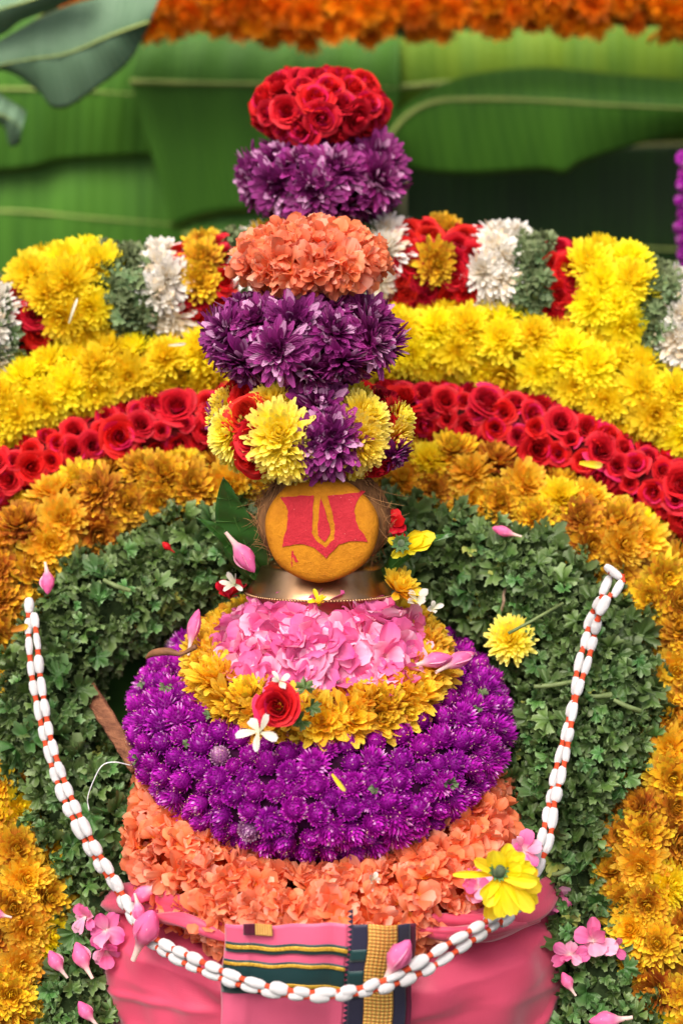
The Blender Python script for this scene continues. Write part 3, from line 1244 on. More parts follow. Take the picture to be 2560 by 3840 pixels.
# ------------------------------------------------------------------ amber chrysanthemum ring and the oleander heap
def amber_ring():
    Rr, rt, z = .100, .026, .034
    root = thing('amber_garland_ring', 'ring of amber chrysanthemums between pink petals and purple globes', 'garland', ringp(Rr, z - rt, 0))
    part('garland_core', torus_mesh('garland_core', Rr, rt * .8, z, M['coreo']), root)
    items = []
    for p, n, ph in poisson(torus_cands(Rr, rt, z, 9000, 160, a0=25, arc=(-85, 75)), .0225):
        key = 'amum' if random.random() < .8 else 'omum'
        items.append((key, frame(p - n * .012, jitv(n + Vector((0, -.1, .35)), .2), random.random() * 6.28, random.uniform(.85, 1.05)), random.randrange(4)))
    put_all(root, items)


amber_ring()


def oleander_heap():
    root = thing('oleander_heap', 'heap of pale and hot pink oleander petals before the brass neck', 'flowers', ringp(.03, .05, 0))
    c = []
    for _ in range(9000):
        ph = random.uniform(-PI, PI)
        r = .086 * math.sqrt(random.random())
        if abs(ph) > R(112):
            continue
        q = r / .086
        z = .054 + .052 * (1 - q ** 2) + .005 * math.sin(ph * 5 + q * 4)
        p = ringp(r, z, ph)
        p.x = AX.x + (p.x - AX.x) * 1.14 + .003
        n = Vector((math.sin(ph) * q, -math.cos(ph) * q, 1.2 - q * .5)).normalized()
        c.append((p, n, ph))
    items = []
    for p, n, ph in poisson(c, .0200):
        x, y = pxs(p)
        items.append(('ole', frame(p - n * .004, jitv(n + EYE * .2, .5), random.random() * 6.28, random.uniform(1.15, 1.65)), random.randrange(5)))
    put_all(root, items)
    prof = [(.03, .100), (.05, .088), (.07, .068), (.085, .050), (.09, .02)]
    part('petal_bed', lathe_mesh('petal_bed', prof, M['olecore'], AX, TILT, 48), root)


M['olecore'] = plain('pink_petal_bed', (.60, .12, .26), (.40, .06, .14), .8, 90, .4)
oleander_heap()

# ------------------------------------------------------------------ coconut
def clay_mat(name, c1, c2, spot):
    m, nt, b, out = new_mat(name)
    rp = ramp(nt, [(.3, c2), (.7, c1)], noise(nt, 60, 6, rough=.7))
    vor = nt.nodes.new('ShaderNodeTexVoronoi')
    vor.inputs['Scale'].default_value = 260
    tc = nt.nodes.new('ShaderNodeTexCoord')
    nt.links.new(tc.outputs['Object'], vor.inputs[0])
    lt = nt.nodes.new('ShaderNodeMath'); lt.operation = 'LESS_THAN'
    nt.links.new(vor.outputs['Distance'], lt.inputs[0]); lt.inputs[1].default_value = .13
    gate = ramp(nt, [(.55, (0, 0, 0)), (.6, (1, 1, 1))], noise(nt, 90, 2))
    c = mixc(nt, mulv(nt, mulv(nt, lt.outputs[0], gate.outputs[0]), .6), rp.outputs[0], spot)
    nt.links.new(c, b.inputs['Base Color'])
    b.inputs['Roughness'].default_value = .75
    b.inputs['Specular IOR Level'].default_value = .2
    bp = nt.nodes.new('ShaderNodeBump')
    bp.inputs['Strength'].default_value = .9
    bp.inputs['Distance'].default_value = .0022
    nt.links.new(noise(nt, 210, 6, rough=.75), bp.inputs['Height'])
    nt.links.new(bp.outputs[0], b.inputs['Normal'])
    return m


M['turmeric'] = clay_mat('turmeric_clay', (.60, .245, .010), (.42, .15, .006), (.12, .05, .01))
M['kumkum'] = clay_mat('vermilion_red_paste', (.52, .030, .045), (.42, .018, .03), (.75, .25, .22))
M['husk'] = plain('coconut_husk', (.23, .105, .035), (.08, .032, .010), .9, 90, .9, 160, dist=.004, stretch=(1, 1, .2))
M['fibre'] = plain('husk_fibre', (.42, .22, .085), (.24, .11, .04), .8, 60, .1)


def coconut():
    fy = .012                      # distance of the painted face
    fc = at(1205, 1985, fy)
    s = px2m(fc)
    root = thing('coconut', 'husked coconut with a yellow face and red trident mark on the brass neck', 'coconut', at(1205, 2190, .05))
    # husk body
    hb = fc + Vector((0.002, .036, -.003))
    mb = MB()
    V = []; F = []; C = []
    nu, nv = 48, 32
    for j in range(nv + 1):
        p = PI * j / nv
        for i in range(nu):
            a = 2 * PI * i / nu
            w = 1 + .02 * math.sin(5 * a + 2 * p) + .015 * math.sin(11 * a)
            top = 1.0 + .25 * max(0, math.cos(p)) ** 3
            V.append((hb.x + .0655 * w * math.sin(p) * math.cos(a), hb.y + .045 * w * math.sin(p) * math.sin(a), hb.z + .052 * top * math.cos(p)))
            C.append((0, .5, 0, 0))
    for j in range(nv):
        for i in range(nu):
            F.append((j * nu + i, (j + 1) * nu + i, (j + 1) * nu + (i + 1) % nu, j * nu + (i + 1) % nu))
    mb.add(V, F, C)
    part('husk', mb.mesh('husk', M['husk']), root)
    # loose fibres
    for k in range(285):
        a = random.uniform(0, 2 * PI)
        e = random.gauss(0, .28)
        d = Vector((math.cos(a) * math.cos(e), math.sin(e) - .1, math.sin(a) * math.cos(e)))
        p = hb + Vector((d.x * .0645, d.y * .044, d.z * .0515 * (1.15 if d.z > 0.6 else 1)))
        tdir = Vector((-d.z, random.uniform(-.5, .5), d.x)).normalized() * random.choice((-1, 1))
        L = random.uniform(.008, .024) * (1.35 if d.z > .5 else 1)
        up = random.uniform(.05, .6)
        pts = []
        bend = Vector((random.gauss(0, .5), random.gauss(0, .4), random.gauss(0, .5)))
        for i in range(6):
            f = i / 5
            q = p + (tdir * f + d * up * f * f + bend * f * f * .35) * L
            pts.append((*q, .00032 * (1.1 - .7 * f)))
        part('fibre', tube_mesh(np.array(pts), 'fibre', M['fibre'], 4, 1.0), root)
    # painted face: thick disc with a rounded rim, leaning back a little
    ROT = Matrix.Rotation(R(12), 3, 'X')           # tips the top away from the camera
    hw, hh = 213 * s, 201 * s

    def fpt(u, v, w):
        """u right, v up (both -1..1 of the disc), w out of the face"""
        q = Vector((u * hw, -w, v * hh))
        return fc + Matrix.Rotation(R(-12), 3, 'X') @ q
    prof = [(0, .0135), (.3, .0134), (.6, .0130), (.80, .0122), (.88, .0112), (.94, .0090), (.98, .0050), (1.0, -.001), (.99, -.010), (.95, -.018)]
    V = []; F = []; C = []
    n = 72
    for r, w in prof:
        for i in range(n):
            a = 2 * PI * i / n
            k = 1 + .012 * math.sin(3 * a + 1) + .008 * math.sin(7 * a)
            V.append(fpt(r * math.cos(a) * k, r * math.sin(a) * k, w))
            C.append((0, .5, 0, 0))
    for j in range(len(prof) - 1):
        for i in range(n):
            F.append((j * n + i, (j + 1) * n + i, (j + 1) * n + (i + 1) % n, j * n + (i + 1) % n))
    mb = MB(); mb.add(V, F, C)
    face = part('painted_face', mb.mesh('painted_face', M['turmeric']), root)

    def wface(u, v):
        r = math.hypot(u, v)
        return float(np.interp(r, [p[0] for p in prof[:8]], [p[1] for p in prof[:8]]))

    def plate(name, poly, h, mat):
        """poly in the coordinates of a 1.742 times enlarged crop at (760, 1640)"""
        import bmesh
        bm = bmesh.new()
        jr = random.Random(len(poly))
        pts = []
        m = len(poly)
        for i in range(m):
            a, b = poly[i], poly[(i + 1) % m]
            steps = max(1, int(math.dist(a, b) / 24))
            for k in range(steps):
                f = k / steps
                pts.append((a[0] * (1 - f) + b[0] * f + jr.uniform(-3, 3), a[1] * (1 - f) + b[1] * f + jr.uniform(-3, 3)))
        uv = []
        for x, y in pts:
            px, py = 760 + x / 1.742, 1640 + y / 1.742
            uv.append(((px - 1205) / 213, (1985 - py) / 201))
        vs = [bm.verts.new((u, v, 0)) for u, v in uv]
        bm.faces.new(vs)
        bmesh.ops.triangulate(bm, faces=bm.faces[:])
        bmesh.ops.subdivide_edges(bm, edges=[e for e in bm.edges if e.calc_length() > .25], cuts=2)
        bmesh.ops.triangulate(bm, faces=bm.faces[:])
        r = bmesh.ops.extrude_face_region(bm, geom=bm.faces[:])
        topv = {e for e in r['geom'] if isinstance(e, bmesh.types.BMVert)}
        for v in bm.verts:
            u_, v_ = v.co.x, v.co.y
            w = wface(u_, v_)
            v.co = fpt(u_, v_, w + (h if v in topv else -.003))
        bmesh.ops.recalc_face_normals(bm, faces=bm.faces[:])
        me = bpy.data.meshes.new(name)
        bm.to_mesh(me); bm.free()
        me.materials.append(mat)
        return part(name, me, face)
    mark = [(485, 385), (560, 375), (640, 368), (727, 366), (722, 470), (714, 560), (713, 610), (735, 655), (800, 708), (858, 652), (864, 580), (850, 500), (830, 420), (813, 366),
            (940, 356), (1062, 349), (1020, 385), (995, 430), (988, 470), (1000, 530), (1020, 580), (1050, 622), (1076, 672), (1010, 662), (950, 664), (890, 690), (840, 740), (806, 783),
            (770, 740), (720, 703), (660, 686), (600, 686), (520, 705), (532, 650), (550, 590), (556, 520), (560, 470), (548, 430), (522, 402)]
    plate('red_mark', mark, .0010, M['kumkum'])
    flame = [(770, 382), (792, 440), (815, 520), (831, 590), (832, 618), (797, 669), (752, 627), (751, 590), (757, 520), (762, 450)]
    plate('red_flame', flame, .0010, M['kumkum'])
    plate('red_smear', [(582, 732), (592, 730), (598, 752), (612, 766), (614, 782), (626, 800), (612, 808), (602, 792), (596, 770), (590, 770), (588, 800), (582, 800)], .0003, M['kumkum'])
    plate('red_smear', [(578, 800), (588, 806), (590, 834), (581, 838)], .0003, M['kumkum'])


coconut()

# ------------------------------------------------------------------ flower balls above the coconut
def ellipsoid_cands(c, rx, ry, rz, count, back=-.35):
    out = []
    for _ in range(count):
        d = Vector((random.gauss(0, 1), random.gauss(0, 1), random.gauss(0, 1))).normalized()
        n = Vector((d.x / rx, d.y / ry, d.z / rz)).normalized()
        if n.dot(EYE) < back:
            continue
        out.append((c + Vector((d.x * rx, d.y * ry, d.z * rz)), n))
    return out


def flower_ball(name, label, px, py, y, hw, hh, ry, chooser, dmin, core, inset=.006, face=.25, jit=.18, count=5000, core_in=.012):
    c = at(px, py, y)
    s = px2m(c)
    rx, rz = hw * s - inset, hh * s - inset
    root = thing(name, label, 'flower ball', c - Vector((0, 0, rz)))
    mb = MB()
    ball(mb, (0, 0, 0), rx - core_in, ry - core_in, rz - core_in * .8, 28, 18, (0, .5, 0, 0))
    part('ball_core', mb.mesh('ball_core', core), root, Matrix.Translation(c))
    items = []
    for p, n in poisson(ellipsoid_cands(c, rx, ry, rz, count), dmin):
        key, sc = chooser(p, n)
        items.append((key, frame(p - n * .007, jitv(n + EYE * face, jit), random.random() * 6.28, sc * random.uniform(.92, 1.1)), random.randrange(len(K[key].mesh))))
    put_all(root, items)
    return root, c, rx, rz


flower_ball('rose_ball', 'ball of red roses topping the far stack before the banana leaves', 1197, 402, .42, 272, 165, .075,
            lambda p, n: ('rose', random.choice((.8, .9, 1.0, 1.1))), .0240, M['corer'], .006, .35, .2)
flower_ball('purple_ball', 'far purple chrysanthemum ball under the rose ball', 1208, 660, .39, 318, 172, .085,
            lambda p, n: ('pmum', 1.12), .037, M['corep'], .010, .3, .2)
flower_ball('crossandra_ball', 'fluffy coral crossandra ball resting on the near purple ball', 1162, 968, .13, 300, 138, .062,
            lambda p, n: ('cross', 1.0), .0125, M['corec'], .010, .2, .45, 8000)
flower_ball('purple_ball', 'near purple chrysanthemum ball between coral ball and yellow striped ball', 1132, 1262, .10, 380, 190, .078,
            lambda p, n: ('pmum', 1.12), .036, M['corep'], .012, .25, .2)


def striped_ball():
    c = at(1135, 1600, .065)
    sc_ = px2m(c)
    rx, ry, rz = 372 * sc_ - .012, .073, 195 * sc_ - .010
    root = thing('striped_flower_ball', 'ball striped with lemon yellow, red rose and purple flowers on the coconut', 'flower ball', c - Vector((0, 0, rz)))
    mb = MB()
    ball(mb, (0, 0, 0), rx - .012, ry - .012, rz - .010, 28, 18, (0, .5, 0, 0))
    part('ball_core', mb.mesh('ball_core', M['corer']), root, Matrix.Translation(c))
    spots = [('lmum', 840, 1505, .80), ('lmum', 850, 1620, .88), ('lmum', 880, 1715, .80), ('lmum', 815, 1560, .7), ('drose', 935, 1480, .95), ('drose', 930, 1555, 1.15), ('drose', 945, 1640, .9),
             ('drose', 945, 1715, 1.0), ('lmum', 1015, 1500, .88), ('lmum', 1040, 1620, 1.12), ('lmum', 1065, 1720, 1.0), ('lmum', 980, 1760, .8), ('lmum', 1120, 1770, .75),
             ('pmum', 1195, 1500, 1.05), ('pmum', 1255, 1630, .98), ('pmum', 1235, 1725, .95), ('pmum', 1165, 1660, .75), ('lmum', 1325, 1470, .80), ('lmum', 1372, 1555, .98), ('lmum', 1365, 1675, .95),
             ('lmum', 1330, 1760, .72), ('drose', 1455, 1510, 1.0), ('drose', 1470, 1590, 1.1), ('drose', 1455, 1680, 1.05), ('drose', 1420, 1745, .9), ('lmum', 1515, 1560, .7), ('lmum', 1508, 1660, .7),
             ('pmum', 1495, 1730, .6), ('drose', 880, 1460, .8), ('pmum', 1090, 1790, .7), ('lmum', 1230, 1440, .8), ('lmum', 1100, 1440, .8)]
    items = []
    for key, px, py, sc in spots:
        d = ray(px, py)
        o = CAM - c
        A = (d.x / rx) ** 2 + (d.y / ry) ** 2 + (d.z / rz) ** 2
        B = o.x * d.x / rx ** 2 + o.y * d.y / ry ** 2 + o.z * d.z / rz ** 2
        Cc = (o.x / rx) ** 2 + (o.y / ry) ** 2 + (o.z / rz) ** 2 - 1
        D = max(0.0, B * B - A * Cc)
        p = CAM + d * ((-B - math.sqrt(D)) / A)
        q = p - c
        n = Vector((q.x / rx ** 2, q.y / ry ** 2, q.z / rz ** 2)).normalized()
        items.append((key, frame(p - n * (.001 if key == 'drose' else .008), jitv(n + EYE * .35, .08), random.random() * 6.28, sc * 1.14), random.randrange(len(K[key].mesh))))
    # the side away from the camera carries on in the same stripes
    for p, n in poisson([(p, n) for p, n in ellipsoid_cands(c, rx, ry, rz, 1500, -1.0) if n.dot(EYE) < -.1], .034):
        key = ('lmum', 'drose', 'lmum', 'pmum')[int((p.x - c.x + .2) / .03) % 4]
        items.append((key, frame(p - n * .008, n, random.random() * 6.28, 1.0), random.randrange(4)))
    put_all(root, items)


striped_ball()

# short post that carries the far stack
M['post'] = plain('olive_green_post', (.13, .13, .06), (.07, .08, .035), .7, 20, .2)
pp = [( *(at(1490, 700, .47) + Vector((0, 0, dz))), .012) for dz in (.005, 0, -.1, -.25, -.4)]
tag(part('support_post', tube_mesh(np.array(pp), 'support_post', M['post'], 12)), 'olive green support post behind the far purple ball', 'post')

# purple strand at the far edge
def purple_strand():
    root = thing('purple_strand', 'hanging strand of dark purple globe flowers at the dark gap', 'garland', at(2590, 1040, .62))
    pts = np.array([(*at(2592 + 4 * math.sin(i), 590 + i * 50, .62), .006) for i in range(11)])
    part('garland_core', tube_mesh(pts, 'garland_core', M['corep'], 8), root)
    items = []
    for p, n, s, a in poisson(tube_cands(pts, 900, (-180, 180), rscale=1.6), .012):
        items.append(('gomph', frame(p, jitv(n, .3), random.random() * 6, .85), random.randrange(5)))
    put_all(root, items)


purple_strand()

# ================================================================== PINK CLOTH
def cloth_mat(name, c1, c2):
    m, nt, b, out = new_mat(name)
    rp = ramp(nt, [(.3, c2), (.7, c1)], noise(nt, 7, 4))
    nt.links.new(rp.outputs[0], b.inputs['Base Color'])
    b.inputs['Roughness'].default_value = .48
    b.inputs['Sheen Weight'].default_value = .35
    b.inputs['Sheen Roughness'].default_value = .4
    b.inputs['Specular IOR Level'].default_value = .35
    a1 = noise(nt, 1, 3, stretch=(90, 90, 1400))
    a2 = noise(nt, 1, 3, stretch=(1400, 90, 60))
    ad = nt.nodes.new('ShaderNodeMath'); ad.operation = 'ADD'
    nt.links.new(a1, ad.inputs[0]); nt.links.new(a2, ad.inputs[1])
    bp = nt.nodes.new('ShaderNodeBump')
    bp.inputs['Strength'].default_value = .25
    bp.inputs['Distance'].default_value = .0008
    nt.links.new(ad.outputs[0], bp.inputs['Height'])
    nt.links.new(bp.outputs[0], b.inputs['Normal'])
    return m


M['pink'] = cloth_mat('pink_silk', (.60, .070, .145), (.50, .048, .105))
M['panel'] = cloth_mat('pink_cotton_panel', (.68, .115, .225), (.60, .085, .175))
M['green_stripe'] = cloth_mat('bottle_green_weave', (.006, .040, .042), (.004, .026, .03))
M['navy'] = cloth_mat('navy_weave', (.022, .022, .05), (.012, .012, .03))
M['maroon'] = cloth_mat('maroon_weave', (.10, .006, .03), (.06, .004, .02))
M['gold_line'] = plain('gold_thread', (.72, .46, .06), (.45, .24, .02), .4, 400, .5, 900, metal=.3)


def brocade():
    m, nt, b, out = new_mat('gold_brocade')
    a = nt.nodes.new('ShaderNodeAttribute'); a.attribute_name = 'pc'
    sep = nt.nodes.new('ShaderNodeSeparateColor')
    nt.links.new(a.outputs['Color'], sep.inputs[0])

    def sn(v, k):
        x = nt.nodes.new('ShaderNodeMath'); x.operation = 'SINE'
        nt.links.new(mulv(nt, v, k), x.inputs[0])
        return x.outputs[0]
    def lin(a, b):
        x = nt.nodes.new('ShaderNodeMath'); x.operation = 'MULTIPLY_ADD'
        nt.links.new(sep.outputs[0], x.inputs[0]); x.inputs[1].default_value = a
        nt.links.new(mulv(nt, sep.outputs[2], b), x.inputs[2])
        return x.outputs[0]
    pr = mulv(nt, sn(lin(2 * PI * 3.5, 2 * PI * 21), 1.0), sn(lin(2 * PI * 3.5, -2 * PI * 21), 1.0))
    rp = ramp(nt, [(.30, (.66, .28, .07)), (.5, (.74, .40, .09)), (.70, (.80, .52, .13))], maprange(nt, pr, -1, 1, 0, 1))
    nt.links.new(rp.outputs[0], b.inputs['Base Color'])
    b.inputs['Roughness'].default_value = .42
    b.inputs['Metallic'].default_value = .25
    bp = nt.nodes.new('ShaderNodeBump')
    bp.inputs['Strength'].default_value = .5
    bp.inputs['Distance'].default_value = .001
    nt.links.new(pr, bp.inputs['Height'])
    nt.links.new(bp.outputs[0], b.inputs['Normal'])
    return m


M['brocade'] = brocade()

CX = -.010
CY = .045


def cloth_r(z):
    return float(np.interp(z, [.0, .05, .11, .138, .155, .170, .182, .192, .20], [.232, .246, .250, .245, .228, .200, .168, .140, .11]))


_cr = random.Random(3)
CREASE = [(_cr.uniform(-1.5, 1.5), _cr.uniform(.02, .16), _cr.uniform(-.9, .9), _cr.choice((-1, 1)) * _cr.uniform(.0015, .0045), _cr.uniform(.004, .010)) for _ in range(34)]


def cloth_pt(ph, z, off=0.0):
    """surface of the wrapped cloth; ph = 0 faces the camera"""
    r = cloth_r(z) + off
    # slightly boxy section and soft folds
    box = 1 + .035 * (1 - math.cos(4 * ph)) * .5
    f = 0.0034 * math.sin(7 * ph + 26 * z) + .0026 * math.sin(15 * ph - 40 * z + 1.0) + .0012 * math.sin(31 * ph + 60 * z)
    f += .0045 * math.sin(62 * (z - .02 * math.cos(ph * 2)) + 1.5 * ph) * max(0, min(1, (z - .11) / .04)) * (.4 + .6 * abs(math.sin(ph)))
    for cph, cz, dirn, amp, wd in CREASE:
        dd = (ph - cph) * .22 * math.sin(dirn) + (z - cz) * math.cos(dirn)
        al = (ph - cph) * .22 * math.cos(dirn) - (z - cz) * math.sin(dirn)
        f += amp * math.exp(-(dd / wd) ** 2) * math.exp(-(al / .07) ** 2)
    return Vector((CX + (r * box + f) * math.sin(ph), CY - (r * box + f) * math.cos(ph) * .98, z))


def cloth():
    root = thing('pink_cloth', 'pink silk cloth wrapped round the pot with gathered folds at its shoulder', 'cloth', (CX, CY - .19, .0))
    part('wrap', grid_mesh('wrap', lambda u, v: cloth_pt((u - .5) * 2 * PI, .004 + v * .196), 260, 90, M['pink'], .0012), root)

    # gathered rolls lying along the shoulder
    def roll(name, pts, rad, seed):
        r = random.Random(seed)
        path, _ = smooth_path([(p, rr) for p, rr in pts], 50)
        V = []; F = []; C = []
        k = 20
        n = len(path)
        for i in range(n):
            p = Vector(path[i][:3])
            t = (Vector(path[min(n - 1, i + 1)][:3]) - Vector(path[max(0, i - 1)][:3])).normalized()
            a = t.cross(Vector((0, 0, 1))).normalized()
            b = a.cross(t)
            for j in range(k):
                an = 2 * PI * j / k
                w = 1 + .20 * math.sin(3 * an + i * .09 + seed) + .10 * math.sin(7 * an - i * .12 + seed * 2)
                V.append(p + (a * math.cos(an) * .75 + b * math.sin(an)) * path[i][3] * w)
                C.append((i / n, .5, 0, 0))
        for i in range(n - 1):
            for j in range(k):
                F.append((i * k + j, i * k + (j + 1) % k, (i + 1) * k + (j + 1) % k, (i + 1) * k + j))
        F.append(tuple(range(k))[::-1]); F.append(tuple((n - 1) * k + j for j in range(k)))
        mb = MB(); mb.add(V, F, C)
        part(name, mb.mesh(name, M['pink']), root)

    def sh(px, py, y):
        return at(px, py, y)
    roll('fold', [(sh(395, 3400, -.03), .003), (sh(425, 3385, -.06), .012), (sh(540, 3372, -.10), .014), (sh(680, 3400, -.14), .011), (sh(790, 3450, -.165), .008), (sh(850, 3490, -.17), .004)], 0, 1)
    roll('fold', [(sh(470, 3335, -.02), .005), (sh(560, 3305, -.05), .011), (sh(680, 3335, -.09), .012), (sh(800, 3400, -.13), .009)], 0, 2)
    roll('fold', [(sh(560, 3440, -.13), .003), (sh(680, 3452, -.165), .007), (sh(780, 3490, -.18), .006), (sh(850, 3520, -.185), .003)], 0, 6)
    roll('fold', [(sh(2068, 3290, -.02), .005), (sh(2050, 3350, -.05), .014), (sh(1970, 3420, -.095), .016), (sh(1800, 3460, -.145), .012), (sh(1600, 3450, -.17), .007)], 0, 3)
    roll('fold', [(sh(2010, 3440, -.09), .006), (sh(1850, 3490, -.15), .009), (sh(1700, 3500, -.175), .007), (sh(1570, 3490, -.18), .004)], 0, 4)

    # folded border panel hanging down the front
    def cyl(px, py, off):
        """where the sight line of a picture point meets the wrap, a little in front of it"""
        d = ray(px, py)
        t = (CY - .25 - CAM.y) / d.y
        rr = .2535 + off + .004 * math.sin(py / 95.0 + px / 160.0) + .003 * math.sin(px / 42.0 + py / 300.0)
        for _ in range(5):
            p = CAM + d * t
            q = CY - math.sqrt(max(.01, rr * rr - (p.x - CX) ** 2))
            t += (q - p.y) / d.y
        return CAM + d * t


    def skew(x, y):
        # panel edges drift: left edge leans, lower part spreads
        return x - (y - 3450) * .035 * (1 if x < 1300 else 1.3) + 3.0 * math.sin(y / 37.0) + 3.5 * math.sin(y / 90.0 + 1)

    def sheet(name, x0, x1, yt, yb, off, mat, parent, nu=30, nv=30, wav=.0, thick=.0008):
        def fn(u, v):
            x = x0 + (x1 - x0) * u
            a = yt[0] + (yt[1] - yt[0]) * ((x - 845) / 700)
            b = yb[0] + (yb[1] - yb[0]) * ((x - 845) / 700)
            y = a + (b - a) * v + 4.0 * math.sin(x / 70.0) + 2.5 * math.sin(x / 23.0 + 1)
            o = off + .0018 * math.sin((x - 845) / 700 * 9 + 1) + .0015 * math.exp(-((x - 930) / 14) ** 2) - .0010 * math.exp(-((x - 1250) / 20) ** 2)
            return cyl(skew(x, y), y, o)
        me = grid_mesh(name, fn, nu, nv, mat, thick)
        return part(name, me, parent)
    sheet('panel_cloth', 845, 1300, (3465, 3465), (4020, 4020), .010, M['panel'], root, 40, 40, thick=.0015)
    pc = root
    O = .0135
    for (n, y0, y1, m, o) in (('green_stripe', (3530, 3560), (3566, 3598), 'green_stripe', O), ('gold_line', (3540, 3570), (3554, 3586), 'gold_line', O + .001),
                              ('green_stripe', (3594, 3636), (3720, 3738), 'green_stripe', O), ('gold_line', (3603, 3643), (3615, 3655), 'gold_line', O + .001),
                              ('gold_line', (3676, 3718), (3688, 3732), 'gold_line', O + .001)):
        sheet(n, 846, 1306, y0, y1, o, M[m], pc, 40, 4)
    # upright bands of the border
    sheet('navy_band', 1318, 1378, (3465, 3465), (4020, 4020), .0115, M['navy'], pc, 6, 40)
    sheet('gold_band', 1378, 1488, (3465, 3465), (4020, 4020), .0122, M['brocade'], pc, 16, 60)
    sheet('navy_band', 1488, 1535, (3465, 3465), (4020, 4020), .0115, M['navy'], pc, 6, 40)
    sheet('maroon_band', 1535, 1556, (3465, 3465), (4020, 4020), .0095, M['maroon'], pc, 4, 40)
    sheet('backing', 1296, 1330, (3465, 3465), (4020, 4020), .0095, M['panel'], pc, 4, 40)
    sheet('green_stripe', 1318, 1378, (3560, 3560), (3604, 3604), .0127, M['green_stripe'], pc, 6, 4)
    sheet('green_stripe', 1318, 1378, (3640, 3640), (3740, 3740), .0127, M['green_stripe'], pc, 6, 6)
    # saw-toothed edge of the navy band
    for i in range(24):
        y = 3410 + i * 19
        V = [cyl(skew(1322, y), y, .0128), cyl(skew(1322, y + 19), y + 19, .0128), cyl(skew(1302, y + 9), y + 9, .0128)]
        V += [v + Vector((0, .0012, 0)) for v in V]
        mb = MB()
        mb.add(V, [(0, 2, 1), (3, 4, 5), (0, 1, 4, 3), (1, 2, 5, 4), (2, 0, 3, 5)], [(0, .5, 0, 0)] * 6)
        tm = M['green_stripe'] if (3560 < y < 3600 or 3635 < y < 3735) else M['navy']
        part('edge_tooth', mb.mesh('edge_tooth', tm, False), pc)
    # tucked maroon and gold fold
    sheet('tucked_band', 912, 955, (3462, 3462), (3504, 3496), .015, M['maroon'], pc, 8, 8)
    sheet('tucked_gold', 955, 1020, (3462, 3462), (3508, 3490), .0155, M['brocade'], pc, 8, 8)


cloth()

# ================================================================== COTTON CORD
M['cotton'] = plain('white_cotton', (.84, .84, .86), (.76, .77, .80), .95, 160, .9, 500, dist=.0015, sheen=.5)
M['tie'] = plain('red_orange_thread', (.72, .09, .025), (.58, .05, .015), .8, 200, .7, 700)


